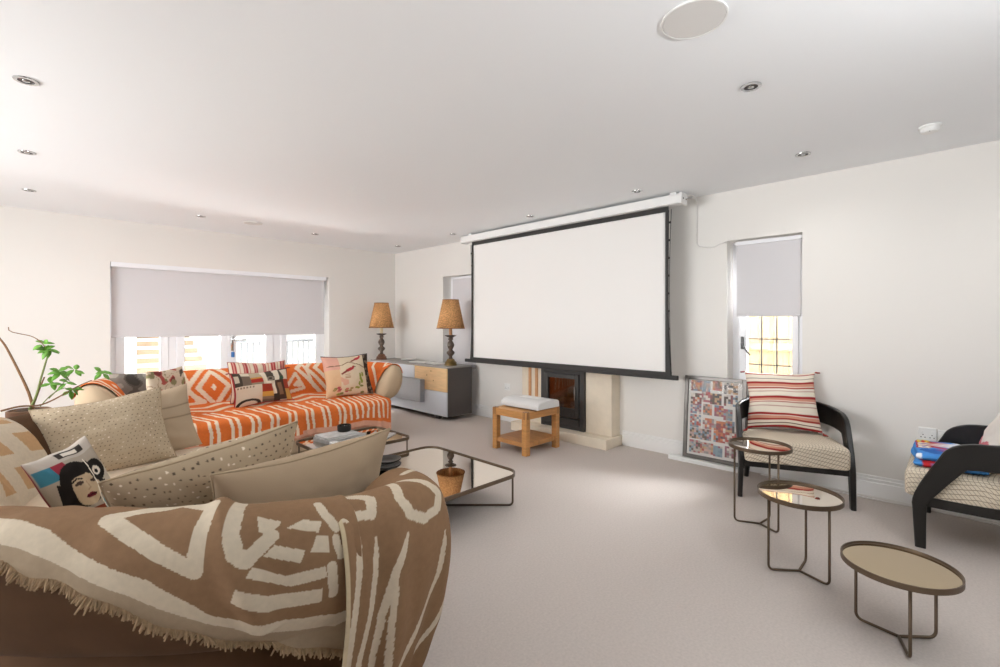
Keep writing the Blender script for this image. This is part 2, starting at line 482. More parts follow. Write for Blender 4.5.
for zz in (.45, 1.05, 1.75):
    bm = BM(); box(bm, (-.05, -1.6, zz), (-.001, 1.4, zz+.09), .006, 1); obj('rail', bm, M_FENCE, fe)

# ------------------------------------------------------------------ ceiling fittings
def downlight(x, y, label):
    r = thing('recessed_downlight', label, 'downlight', (x, y, H), 0, 'recessed ceiling spotlights')
    bm = BM(); lathe(bm, [(.030, -.001), (.030, -.006), (.045, -.006), (.046, -.001)], n=28); obj('bezel', bm, M_CHROME, r, 'auto')
    bm = BM(); lathe(bm, [(.001, -.0035), (.022, -.0045), (.030, -.003), (.030, -.0015)], n=24); obj('lamp_face', bm, M_DKGREY, r, True)
    bm = BM(); lathe(bm, [(.001, -.008), (.013, -.0075), (.016, -.004)], n=20); obj('bulb', bm, M_CHROME, r, True)
    return r
DL = [(-.01, 3.14, 'ceiling spotlight at the far left, largest of its row of three'),
      (-.01, 4.456, 'ceiling spotlight at the far left, middle of its row of three'),
      (0, 5.717, 'ceiling spotlight at the far left, closest to the window wall'),
      (1.297, 5.80, 'ceiling spotlight above the left half of the long blind'),
      (2.593, 5.91, 'ceiling spotlight above the right half of the long blind'),
      (3.867, 5.95, 'ceiling spotlight in the far corner above the table lamps'),
      (2.459, .713, 'ceiling spotlight near the large round speaker, biggest on the right'),
      (3.696, .747, 'ceiling spotlight above the armchair with the red striped cushion'),
      (3.717, 1.987, 'ceiling spotlight by the near end of the screen housing'),
      (3.779, 3.27, 'ceiling spotlight beside the middle of the screen housing'),
      (3.845, 4.64, 'ceiling spotlight by the far end of the screen housing')]
for q in DL: downlight(*q)
def speaker(x, y, R, label):
    r = thing('ceiling_speaker', label, 'speaker', (x, y, H), 0, 'round ceiling speakers')
    bm = BM(); lathe(bm, [(R-.006, -.001), (R-.006, -.007), (R, -.007), (R+.001, -.001)], n=48); obj('rim', bm, M_WHITE, r, 'auto')
    bm = BM(); lathe(bm, [(.001, -.006), (R-.008, -.006), (R-.006, -.001)], n=48); obj('grille', bm, M_GRILLE, r, 'auto')
speaker(1.765, .71, .118, 'large round white ceiling speaker at the top edge of the view')
speaker(1.807, 5.768, .10, 'small distant round white ceiling speaker above the long blind')
r = thing('smoke_detector', 'round white smoke detector on the ceiling near the right wall', 'smoke detector', (3.69, .113, H))
bm = BM(); lathe(bm, [(.052, -.001), (.052, -.012), (.046, -.014)], n=36); obj('base', bm, M_WHITE, r, 'auto')
bm = BM(); lathe(bm, [(.045, -.014), (.045, -.026), (.036, -.038), (.001, -.041)], n=36); obj('cover', bm, M_WHITE, r, 'auto')
bm = BM(); lathe(bm, [(.004, 0), (.004, -.002), (.001, -.003)], c=(-.03, 0, -.037), n=12); obj('test_light', bm, M_DKGREY, r)

# ------------------------------------------------------------------ projection screen
sc = thing('projection_screen', 'large white projection screen lowered from its ceiling-mounted housing', 'projection screen', (4.0, 3.12, 0))
bm = BM(); box(bm, (-.055, -1.42, 2.29), (.055, 1.48, 2.375), .012); hs = obj('housing', bm, M_WHITE, sc)
for k, ye in ((-1, -1.42), (1, 1.48)):
    bm = BM(); box(bm, (-.06, ye-.012, 2.283), (.06, ye+.012, 2.382), .006); e = obj('end_cap', bm, M_WHITE, sc)
    for q in (-.03, .03):
        bm = BM(); lathe(bm, [(.007, 0), (.007, .004), (.001, .005)], n=12, M=Matrix.Translation((q, ye+k*.012, 2.33)) @ Matrix.Rotation(-k*PI/2, 4, 'X')); obj('screw', bm, M_DKGREY, e)
    bm = BM(); box(bm, (-.03, k*1.34-.03, 2.37), (.10, k*1.34+.03, 2.399), .004); obj('ceiling_bracket', bm, M_WHITE, sc)
n = 90; ys = np.linspace(-1.265, 1.30, 60); zs = np.linspace(.80, 2.245, n)
Yg, Zg = np.meshgrid(ys, zs, indexing='ij')
wr = np.clip((1.3-(Zg-.8))/1.3, 0, 1)**2*np.clip((-Yg+.2)/1.4, 0, 1)
V = np.stack([.0+.006*wr*np.sin(Yg*46+1.3*np.sin(Zg*3)), Yg, Zg], -1)
grid_mesh('screen_fabric', V, M_SCREEN, sc, thick=.002)
def tri_border(name, y_in_t, y_out_t, y_in_m, y_out_m, y_in_b, y_out_b):
    bm = BM(); rows = []
    for i in range(25):
        t = i/24; z = .79+(2.258-.79)*t
        f = (2*t-1)**2
        inn = y_in_b+(y_in_t-y_in_b)*t; out = y_out_m+((y_out_b if t < .5 else y_out_t)-y_out_m)*f
        rows.append([bm.verts.new((x, y, z)) for x in (-.012, .012) for y in (inn, out)])
    for A, B in zip(rows, rows[1:]):
        bm.faces.new((A[0], A[1], B[1], B[0])); bm.faces.new((A[2], A[3], B[3], B[2]))
        bm.faces.new((A[0], A[2], B[2], B[0])); bm.faces.new((A[1], A[3], B[3], B[1]))
    obj(name, bm, M_SCREENB, sc)
tri_border('side_border', -1.263, -1.287, -1.263, -1.283, -1.263, -1.312)
tri_border('side_border', 1.298, 1.325, 1.298, 1.32, 1.298, 1.35)
bm = BM(); box(bm, (-.003, -1.287, 2.243), (.003, 1.325, 2.30)); obj('top_border', bm, M_SCREENB, sc)
bm = BM(); box(bm, (-.013, -1.312, .785), (.013, 1.35, .812)); obj('bottom_border', bm, M_SCREENB, sc)
bm = BM(); box(bm, (-.014, -1.375, .745), (.016, 1.455, .786), .006); obj('bottom_bar', bm, M_SCREENB, sc)
for k in (-1, 1):
    for i in range(9):
        t = (i+.4)/9; z = .82+1.42*t; f = (2*t-1)**2
        y = -1.288-.018*f if k < 0 else 1.325+.02*f
        bm = BM(); box(bm, (-.006, y-.009, z-.009), (.006, y+.009, z+.009), .003); obj('tension_tab', bm, M_SCREENB, sc)
    y0 = -1.296 if k < 0 else 1.335
    bm = BM(); tube(bm, [(0, y0+k*.018*(2*i/12-1)**2, .8+1.46*i/12) for i in range(13)], .0025, 6); obj('tension_cord', bm, M_SCREENB, sc)
# white flex from housing along the wall to the narrow window
bm = BM(); tube(bm, smooth_path([(4.06, 1.69, 2.36), (4.15, 1.68, 2.385), (4.262, 1.685, 2.33), (4.27, 1.69, 2.1), (4.27, 1.69, 1.99), (4.27, 1.66, 1.945), (4.27, 1.54, 1.925), (4.27, 1.5, 1.945), (4.27, 1.437, 1.955)], .03)[0].tolist(), .006)
tag(obj('power_cable', bm, M_CABLE, None, True), 'thin white cable looping down the wall from the screen housing', 'cable')

# ------------------------------------------------------------------ fireplace and stove
fp = thing('fireplace', 'pale limestone fireplace surround behind the lowered screen', 'fireplace', (XR, 3.085, 0))
bm = BM(); box(bm, (-.32, -.64, 0), (0, .64, .1), .006); obj('hearth', bm, M_STONE, fp)
bm = BM(); box(bm, (-.16, -.605, .1), (0, -.295, 1.05), .004); obj('jamb', bm, M_STONE, fp)
bm = BM(); box(bm, (-.16, .295, .1), (0, .605, 1.05), .004); lj = obj('jamb', bm, M_STONE, fp)
for yy in (.375, .475):
    bm = BM(); box(bm, (-.175, yy-.018, .3), (-.16, yy+.018, 1.0), .003); o = obj('strip', bm, mat('tan_wood_strip', '#c79468', .6, var=.1, vscale=20), lj); o['label'] = 'tan vertical strip'
bm = BM(); box(bm, (-.16, -.295, .755), (0, .295, 1.05), .004); obj('lintel', bm, M_STONE, fp)
bm = BM(); box(bm, (-.24, -.66, 1.05), (0, .66, 1.11), .01); obj('mantel_shelf', bm, M_STONE, fp)

sv = thing('wood_burning_stove', 'dark inset wood burning stove with glass door', 'stove', (4.12, 3.085, .101)); sv.scale = (1, .985, .995)
bm = BM(); fr = .055
box(bm, (-.03, -.295, .0), (.02, -.295+fr, .65), .004); box(bm, (-.03, .295-fr, .0), (.02, .295, .65), .004)
box(bm, (-.03, -.295+fr, .60), (.02, .295-fr, .65), .004); box(bm, (-.02, -.295+fr, .0), (.02, .295-fr, .04), .003)
obj('frame', bm, M_IRON, sv)
bm = BM(); box(bm, (.0, -.28, .02), (.42, -.25, .63)); box(bm, (.0, .25, .02), (.42, .28, .63)); box(bm, (.4, -.25, .02), (.42, .25, .63)); box(bm, (0, -.25, .02), (.42, .25, .05)); box(bm, (0, -.25, .6), (.42, .25, .63))
obj('firebox', bm, mat('fire_brick', '#7d6350', .9, var=.2, vscale=12), sv)
bm = BM(); d = .05
box(bm, (-.045, -.235, .13), (-.01, -.235+d, .60), .005); box(bm, (-.045, .235-d, .13), (-.01, .235, .60), .005)
box(bm, (-.045, -.235+d, .55), (-.01, .235-d, .60), .005); box(bm, (-.045, -.235+d, .13), (-.01, .235-d, .23), .005)
for i in range(5): box(bm, (-.05, -.15, .147+i*.014), (-.04, .15, .153+i*.014))
dr = obj('stove_door', bm, M_IRON, sv)
bm = BM(); box(bm, (-.028, -.185, .23), (-.022, .185, .55)); obj('pane', bm, glass_mat('stove_glass', (.85, .76, .70), .12), dr)
bm = BM(); box(bm, (-.075, -.21, .33), (-.06, -.195, .47), .004); box(bm, (-.062, -.208, .34), (-.04, -.197, .355)); box(bm, (-.062, -.208, .445), (-.04, -.197, .46)); obj('handle', bm, M_CHROME, dr)
bm = BM(); box(bm, (-.04, -.235, .045), (-.01, .235, .12), .006); obj('ash_drawer', bm, M_IRON, sv)
M_LOG = mat('burnt_logs', '#8d6c54', .9, var=.4, vscale=14, bump=.6, scale=30)
for i, (yy, zz, xx, ln) in enumerate([(-.05, .32, .10, .32), (.03, .40, .16, .34), (.0, .31, .22, .36)]):
    bm = BM(); tube(bm, [(xx, yy-ln/2, zz), (xx+.02, yy, zz+.01), (xx, yy+ln/2, zz+.015)], [.05, .058, .045], 12)
    if i == 0: pass
    tag(obj('fire_log', bm, M_LOG, None, True), ['front log inside the stove behind the glass door', 'log resting on top inside the stove', 'rear log inside the stove'][i], 'log', 'logs in the stove').location = (4.12, 3.085, -.06)

# ------------------------------------------------------------------ oak stool and white box
sto = thing('oak_stool', 'square chunky oak stool with a low shelf in front of the fireplace', 'stool', (3.505, 3.085, 0), math.radians(-1))
W_, D_, HT, LG = .25, .228, .41, .058
for sx in (-1, 1):
    for sy in (-1, 1):
        bm = BM(); xa, xb = sorted((sx*W_, sx*(W_-LG))); ya, yb = sorted((sy*D_, sy*(D_-LG)))
        box(bm, (xa, ya, 0), (xb, yb, HT-.001), .004); obj('leg', bm, M_OAK, sto)
        bm = BM()
        for k in (.3, .62):
            xm = xa+(xb-xa)*k
            box(bm, (xm-.003, ya-.0008, HT-.068), (xm+.006, yb+.0008, HT+.0005)); ym = ya+(yb-ya)*k
            box(bm, (xa-.0008, ym-.003, HT-.068), (xb+.0008, ym+.006, HT+.0004))
        obj('joint', bm, mat('joint_dark', '#7d5530', .6), sto)
bm = BM(); box(bm, (-W_+.02, -D_+.004, HT-.07), (W_-.02, -D_+.034, HT-.002), .003); box(bm, (-W_+.02, D_-.034, HT-.07), (W_-.02, D_-.004, HT-.002), .003)
box(bm, (-W_+.004, -D_+.03, HT-.07), (-W_+.034, D_-.03, HT-.002), .003); box(bm, (W_-.034, -D_+.03, HT-.07), (W_-.004, D_-.03, HT-.002), .003)
obj('apron', bm, M_OAK, sto)
bm = BM(); box(bm, (-W_+.03, -D_+.03, HT-.03), (W_-.03, D_-.03, HT), .002); obj('seat', bm, mat('oak_top', '#c9955a', .45, var=.14, vscale=6, stretch=(9, 1, 1)), sto)
bm = BM(); box(bm, (-W_+.012, -D_+.012, .075), (W_-.012, D_-.012, .118), .004); obj('shelf', bm, mat('oak_shelf', '#bb8650', .5, var=.14, vscale=6, stretch=(9, 1, 1)), sto)

pj = thing('projector', 'white rounded projector lying on the oak stool', 'projector', (3.525, 3.055, .41), 0); pj.scale = (1, 1.04, .76)
bm = BM(); prof = []
pts = [(-.165, .015), (-.168, .05), (-.155, .085), (-.125, .105), (-.05, .117), (.06, .117), (.14, .11), (.165, .095), (.17, .05), (.17, .015)]
t = bmesh.new(); ra = [t.verts.new((x, -.235, z)) for x, z in pts]; rb = [t.verts.new((x, .235, z)) for x, z in pts]
t.faces.new(ra); t.faces.new(rb[::-1]); k = len(pts)
for i in range(k): t.faces.new((ra[i], rb[i], rb[(i+1) % k], ra[(i+1) % k]))
bmesh.ops.recalc_face_normals(t, faces=t.faces); bmesh.ops.bevel(t, geom=t.edges[:], offset=.007, segments=3, affect='EDGES')
obj('casing', t, mat('pale_grey_plastic', '#dadad9', .4), pj, 'auto')
bm = BM(); box(bm, (-.13, -.2, .001), (.14, .2, .016), .003); obj('base_plate', bm, M_BLACK, pj)
bm = BM(); box(bm, (.0, -.12, .1165), (.1, .13, .121), .003); obj('top_panel', bm, M_WHITE, pj)

# ------------------------------------------------------------------ sideboard and lamps
sb = thing('sideboard', 'low grey and oak sideboard under the two table lamps', 'sideboard', (3.70, 4.59, 0))
LS, DS, ZB, ZT = 1.86, .43, .055, .69
bm = BM(); box(bm, (.022, 0, ZB), (DS, LS, ZT-.02), .003, 1); obj('body', bm, M_DKGREY, sb)
bm = BM(); box(bm, (.0, -.001, ZT-.02), (DS, LS, ZT), .003, 1); obj('top', bm, M_TOPGREY, sb)
bm = BM(); box(bm, (.002, .006, .37), (.022, .70, ZT-.022), .002, 1); o = obj('oak_drawer', bm, M_OAKL, sb); o['label'] = 'pale knotty oak drawer front'
bm = BM()
for yy, zz in ((.28, .5), (.42, .56), (.56, .46), (.33, .62)): lathe(bm, [(.001, 0), (.010, .0006), (.011, 0)], n=14, M=Matrix.Translation((.002, yy, zz)) @ Matrix.Rotation(-PI/2, 4, 'Y'))
obj('knots', bm, mat('oak_knot', '#a57d50', .6), o)
bm = BM(); box(bm, (.002, .704, .37), (.022, LS-.006, ZT-.022), .002, 1); obj('drawer', bm, M_BLUEGREY, sb)
bm = BM(); box(bm, (.002, .006, ZB+.004), (.022, LS-.006, .366), .002, 1); o = obj('door', bm, M_BLUEGREY, sb); o['label'] = 'pale blue grey lower door'
bm = BM(); box(bm, (-.07, .47, .20), (.004, 1.5, .50), .003, 1); o = obj('box_door', bm, M_MIDGREY, sb); o['label'] = 'projecting mid grey box front'
for yy in (.22, LS-.3):
    for xx in (.05, .36):
        bm = BM(); box(bm, (xx, yy, 0), (xx+.05, yy+.08, ZB+.002), .002, 1); obj('foot', bm, M_DKGREY, sb)

def table_lamp(x, y, z, label, sleeve, foot):
    r = thing('table_lamp', label, 'lamp', (x, y, z), 0, 'table lamps on the sideboard')
    bm = BM(); lathe(bm, [(.085, 0), (.085, .015), (.076, .022), (.078, .04), (.062, .055), (.05, .075), (.045, .085)], n=10); obj('foot', bm, foot, r, 'auto')
    pr = [(.028, .085), (.032, .10), (.022, .115), (.03, .14), (.052, .165), (.06, .185), (.052, .205), (.03, .225), (.026, .24), (.036, .255), (.05, .29), (.052, .315), (.042, .345), (.026, .37), (.022, .385), (.034, .395), (.04, .405), (.03, .415), (.028, .43), (.06, .445), (.082, .458), (.084, .466), (.02, .470)]
    bm = BM(); lathe(bm, [(a*.92, .085+(b-.085)*.82) for a, b in pr], n=24); obj('stem', bm, M_CARVED, r, True)
    bm = BM(); lathe(bm, [(.022, .39), (.022, .56), (.012, .565), (.012, .62)], n=20); obj('candle_sleeve', bm, sleeve, r, 'auto')
    bm = BM()
    R0, R1, z0, z1 = .186, .106, .49, .865
    lathe(bm, [(R0-.004, z0), (R0, z0), (R1, z1), (R1-.004, z1), (R0-.006, z0+.004)], n=44)
    bm.faces.ensure_lookup_table()
    big = [f for f in bm.faces if len(f.verts) > 8]; bmesh.ops.delete(bm, geom=big, context='FACES')
    sh = obj('lamp_shade', bm, M_SHADE, r, True)
    bm = BM()
    for R, zz in ((R0, z0), (R1, z1)): tube(bm, [(R*math.cos(a*PI/22), R*math.sin(a*PI/22), zz) for a in range(44)], .005, 6, closed=True)
    for a in range(3): tube(bm, [(R1*math.cos(a*2.1), R1*math.sin(a*2.1), z1-.02), (0, 0, z1-.03)], .003, 6)
    obj('shade_trim', bm, mat('shade_band', '#8d5f38', .9), sh, True)
    return r
table_lamp(3.92, 4.78, ZT, 'raffia-shaded carved lamp at the near end of the sideboard, in front of the narrow window', mat('tan_sleeve', '#c08a5c', .5), M_BRASS)
table_lamp(3.80, 6.30, ZT, 'raffia-shaded carved lamp at the far end of the sideboard, in the room corner', M_CANDLE, M_COPPER)
bm = BM(); lathe(bm, [(.001, 0), (.06, 0), (.105, .012), (.115, .022), (.11, .024), (.06, .01), (.001, .008)], n=30)
o = obj('dish', bm, M_WHITE, None, True); o.location = (4.0, 5.87, ZT); tag(o, 'small white dish on the sideboard between the lamps', 'dish')
for i, (x, y, a, w) in enumerate([(3.93, 5.45, .2, .3), (3.95, 5.12, -.25, .28)]):
    bm = BM(); box(bm, (-.1, -w/2, 0), (.1, w/2, .008), .001, 1)
    box(bm, (-.095, -w/2+.01, .008), (.09, w/2-.015, .013), .001, 1, Matrix.Rotation(.1, 4, 'Z'))
    o = obj('paper_pile', bm, M_PAPER); o.location = (x, y, ZT); o.rotation_euler = (0, 0, a)
    tag(o, ['white loose papers on the sideboard nearer the white dish', 'white loose papers on the sideboard nearer the front lamp'][i], 'papers', 'papers on the sideboard')

# ------------------------------------------------------------------ sofas
LOBE = [(-0.27, 0.3), (-0.262, 0.358), (-0.25, 0.4159), (-0.23, 0.4932), (-0.2, 0.5705), (-0.155, 0.6478), (-0.105, 0.7077), (-0.055, 0.7424), (-0.02, 0.755), (0.012, 0.754), (0.04, 0.7444), (0.066, 0.7202), (0.084, 0.6816), (0.092, 0.6285), (0.088, 0.5705), (0.074, 0.5125), (0.05, 0.4594), (0.015, 0.4159), (-0.03, 0.3821), (-0.085, 0.358), (-0.15, 0.3435), (-0.21, 0.3338)]
BASE = [(-.40, .05), (-.24, .05), (-.20, .06), (-.17, .095), (-.155, .14), (-.15, .19), (-.16, .25), (-.185, .295), (-.23, .325), (-.30, .335), (-.40, .335)]

def dens(prof, step):
    P, _ = smooth_path(prof, step); return P

def lobe_mesh(name, path, prof, m, parent, center, cap=.14, s0=0, s1=None, zs=None, close=True):
    s1 = path.L if s1 is None else s1
    L = s1-s0; n = int(L/.04)+1
    s = np.concatenate([s0+cap*(1-np.cos(np.linspace(0, PI/2, 8)))[:-1], np.linspace(s0+cap, s1-cap, n), (s1-cap*(1-np.cos(np.linspace(0, PI/2, 8))))[::-1][1:]])
    P, Nn = path.at(s)
    bm = BM(); rings = []
    for i, q in enumerate(s):
        e = min(q-s0, s1-q)/cap
        k = 1. if e >= 1 else math.sqrt(max(0, 1-(1-e)**2))**.75
        k = max(k, .02); zk = zs(q) if zs else 1.
        ring = []
        for o, z in prof:
            oo = center[0]+(o-center[0])*k; zz = center[1]+(z-center[1])*k
            if zs and zz > .42: zz = .42+(zz-.42)*zk
            ring.append(bm.verts.new((P[i][0]+Nn[i][0]*oo, P[i][1]+Nn[i][1]*oo, zz)))
        rings.append(ring)
    m_ = len(prof)
    for A, B in zip(rings, rings[1:]):
        for j in range(m_): bm.faces.new((A[j], A[(j+1) % m_], B[(j+1) % m_], B[j]))
    bm.faces.new(rings[0][::-1]); bm.faces.new(rings[-1])
    return obj(name, bm, m, parent, True)

def seat_mesh(name, poly, levels, m, parent):
    """Rounded slab: levels = [(inset, z), ...] from bottom to top."""
    P = np.array(poly, float); n = len(P)
    d = np.roll(P, -1, 0)-np.roll(P, 1, 0); d /= np.linalg.norm(d, axis=1)[:, None]
    inn = np.stack([-d[:, 1], d[:, 0]], 1)
    area = .5*np.sum(P[:, 0]*np.roll(P[:, 1], -1)-np.roll(P[:, 0], -1)*P[:, 1])
    if area < 0: inn = -inn
    bm = BM(); rings = [[bm.verts.new((*(p+v*i), z)) for p, v in zip(P, inn)] for i, z in levels]
    for A, B in zip(rings, rings[1:]):
        for j in range(n): bm.faces.new((A[j], A[(j+1) % n], B[(j+1) % n], B[j]))
    bm.faces.new(rings[0][::-1]); bm.faces.new(rings[-1])
    return obj(name, bm, m, parent, 'auto')

def offset_poly(path, off, front):
    s = np.linspace(.05, path.L-.05, 60); P, N = path.at(s)
    return [tuple(p+n*off) for p, n in zip(P, N)]+front

def build_sofa(root, path, front, m_shell, m_seat, zs=None):
    lobe_mesh('backrest', path, [tuple(p) for p in dens(LOBE, .03)], m_shell, root, (-.10, .55), zs=zs)
    lobe_mesh('base_roll', path, [tuple(p) for p in dens(BASE, .03)], m_shell, root, (-.27, .19), cap=.10, s0=.02, s1=path.L-.02)
    ff = front
    b = offset_poly(path, -.36, ff); seat_mesh('base', b, [(.04, .05), (0, .08), (0, .29), (.02, .31)], m_shell, root)
    c = offset_poly(path, -.235, ff); seat_mesh('seat', c, [(.05, .30), (.012, .32), (0, .36), (.01, .395), (.035, .418), (.09, .428)], m_seat, root)
    cs = [p for p in (b[2], b[len(b)//3], b[len(b)//2], b[-2])]
    for p in cs:
        cx = sum(q[0] for q in b)/len(b); cy = sum(q[1] for q in b)/len(b)
        x, y = p[0]+(cx-p[0])*.2, p[1]+(cy-p[1])*.2
        bm = BM(); lathe(bm, [(.025, 0), (.03, .055)], n=16); o = obj('foot', bm, M_BLACK, root); o.location = (x, y, 0)

PA = Path([(.935, 1.275), (.8, 1.27), (.6, 1.275), (.42, 1.32), (.28, 1.41), (.127, 1.55), (-.03, 1.71), (-.2, 1.93), (-.3, 2.2), (-.34, 2.55), (-.32, 2.9), (-.23, 3.25), (-.08, 3.52), (.12, 3.74), (.35, 3.86), (.62, 3.90)])
def ZSA(s): return 1-.095*np.clip((.62-s)/.40, 0, 1)-.055*np.clip((.28-s)/.28, 0, 1)
sofa_a = thing('corner_sofa', 'taupe curved sofa draped with brown patterned throws, its back toward the viewer', 'sofa', (0, 0, 0))
build_sofa(sofa_a, PA, [(.80, 3.66), (.90, 3.55), (.95, 3.4), (1.0, 2.6), (1.02, 1.7), (1.0, 1.55)], M_SOFA, M_SEAT, zs=ZSA)

PB = Path([(.36, 4.62), (.34, 4.9), (.42, 5.2), (.65, 5.42), (1.0, 5.50), (1.7, 5.52), (2.35, 5.48), (2.72, 5.38), (2.94, 5.16), (3.02, 4.88), (3.0, 4.58)])
sofa_b = thing('sofa', 'sand coloured curved sofa covered with an orange throw below the long window', 'sofa', (0, 0, 0))
build_sofa(sofa_b, PB, [(2.73, 4.42), (2.65, 4.33), (2.5, 4.285), (1.7, 4.275), (.9, 4.295), (.75, 4.34), (.63, 4.45)], M_SOFA_B, M_SOFA_B)

# ---- throws -------------------------------------------------------
LD = dens(LOBE[1:], .005)
rid = int(np.argmax(LD[:, 1]))
LARC = np.concatenate([[0], np.cumsum(np.linalg.norm(np.diff(LD, axis=0), axis=1))]); LARC -= LARC[rid]
LT = np.gradient(LD, axis=0); LT /= np.linalg.norm(LT, axis=1)[:, None]
LN = np.stack([-LT[:, 1], LT[:, 0]], 1)   # outward of the lobe
def lobe_at(d, lift=.012, hang=None):
    """(offset, z) on the back lobe at arc distance d from the ridge; past hang the cloth drops straight."""
    d = np.asarray(d, float)
    dd = d if hang is None else np.minimum(d, hang)
    o = np.interp(dd, LARC, LD[:, 0]+LN[:, 0]*lift); z = np.interp(dd, LARC, LD[:, 1]+LN[:, 1]*lift)
    if hang is not None:
        ex = np.maximum(d-hang, 0); z = z-ex*.985; o = o-ex*.13
    return o, z

BROWN, CREAM, GREIGE = '#8b6d52', '#cdbfa9', '#a39079'

def fringe(name, pts, dirs, length, m, parent, r=.0022):
    bm = BM()
    for p, dn in zip(pts, dirs):
        p = Vector(p); dn = Vector(dn)
        l = length*random.uniform(.6, 1.2)
        w = Vector((random.uniform(-1, 1), random.uniform(-1, 1), 0))*.35*l
        tube(bm, [p, p+dn*l*.5+w*.35, p+dn*l+w], [r, r*1.25, r*.7], 5, cap=False)
    o = obj(name, bm, m, parent, True); o['kind'] = 'stuff'; return o
def wob(S, D, k=.004): return .35*k*np.sin(D*170)*np.sign(np.sin(S*333+D*61))
def paint_near(C, S, D, H):
    edge = np.interp(S, [.34, .489, .591, .648, .709, .79, .883, .965, 1.047, 1.15, 1.3], [.35, .295, .258, .207, .163, .135, .10, .062, .042, .03, -.05])
    c2 = np.interp(S, [.335, .504, .611, .707, .754, .808, .934, 1.011, 1.1, 1.3], [.412, .328, .270, .217, .19, .170, .119, .096, .082, .06])
    E = D+wob(S, D, .002)
    for w, pts in ((.0165, [(.853, .036), (.745, .085), (.663, .127), (.622, .152), (.622, .093), (.617, .036), (.617, .016), (.70, -.02), (.80, .012), (.853, .036)]),
                   (.0155, [(.56, -.03), (.56, .034), (.56, .084), (.55, .12), (.53, .138), (.509, .116), (.484, .092)]),
                   (.011, [(.372, .03), (.366, .06), (.345, .098)]), (.009, [(.35, .121), (.34, .166)]), (.011, [(.361, .185), (.355, .269)])):
        paint(C, seg_dist(S+wob(S, D, .002), D, pts) < w, CREAM)
    for poly in ([(.514, .045), (.463, .062), (.468, .071), (.494, .090), (.509, .079)], [(.417, .066), (.376, .079), (.386, .101), (.453, .079)], [(.391, .107), (.366, .113), (.366, .15), (.407, .142)],
                 [(.478, .112), (.417, .135), (.427, .161), (.499, .132)], [(.519, .152), (.458, .184), (.376, .182), (.371, .212), (.448, .214), (.53, .171)], [(.545, .189), (.489, .225), (.381, .240), (.381, .281), (.489, .265), (.555, .222)]):
        paint(C, in_poly(S, D, poly), CREAM)
    paint(C, E > edge, CREAM); paint(C, D > c2, GREIGE)
    inner = (S > 1.25)
    paint(C, inner & (D <= c2), CREAM)
    q = (S*4.2+.9*D) % 1; r_ = (D*5.5+S*.8) % 1
    paint(C, inner & (D < c2-.02) & (q < .46) & (r_ < .62), '#bb9770')
    paint(C, inner & (abs(D+.02) < .012), '#cbb292')
def paint_end(C, S, D):
    X = S+wob(S, D, .0025)
    for w0, w1, pts in ((.010, .010, [(.515, .115), (.525, .18), (.517, .25), (.507, .34), (.50, .49), (.50, .8)]), (.010, .013, [(.452, .134), (.464, .237), (.480, .358), (.492, .51), (.505, .8)]),
                    (.008, .010, [(.404, .147), (.411, .259), (.421, .358), (.442, .462), (.449, .54), (.465, .8)]), (.012, .010, [(.315, .165), (.355, .25), (.385, .376), (.392, .505), (.388, .8)]),
                    (.007, .009, [(.352, .27), (.362, .40), (.352, .6), (.356, .8)]), (.008, .010, [(.20, .22), (.215, .36), (.27, .50), (.325, .62), (.33, .8)]), (.009, .01, [(.13, .2), (.14, .4), (.19, .55), (.27, .7), (.29, .8)]),
                    (.010, .012, [(.05, .2), (.06, .4), (.10, .8)])):
        t = np.clip((D-pts[0][1])/.3, 0, 1)
        paint(C, seg_dist(X, D, pts)-(w1-w0)*t < w0*np.clip((D-pts[0][1]+.03)/.08, .3, 1), CREAM)
    for w, pts in ((.0145, [(.262, -.06), (.283, -.005), (.310, .06), (.298, .115), (.262, .145), (.215, .14), (.190, .10), (.20, .03), (.225, -.06)]), (.0145, [(.55, .0), (.525, .03), (.512, .058), (.457, .070), (.406, .082), (.386, .03), (.41, -.0), (.44, -.02)]), (.012, [(.08, .12), (.05, .05), (.10, -.02)])):
        paint(C, seg_dist(X, D, pts) < w, CREAM)
    paint(C, S > PE.L-.012, '#c9b899')
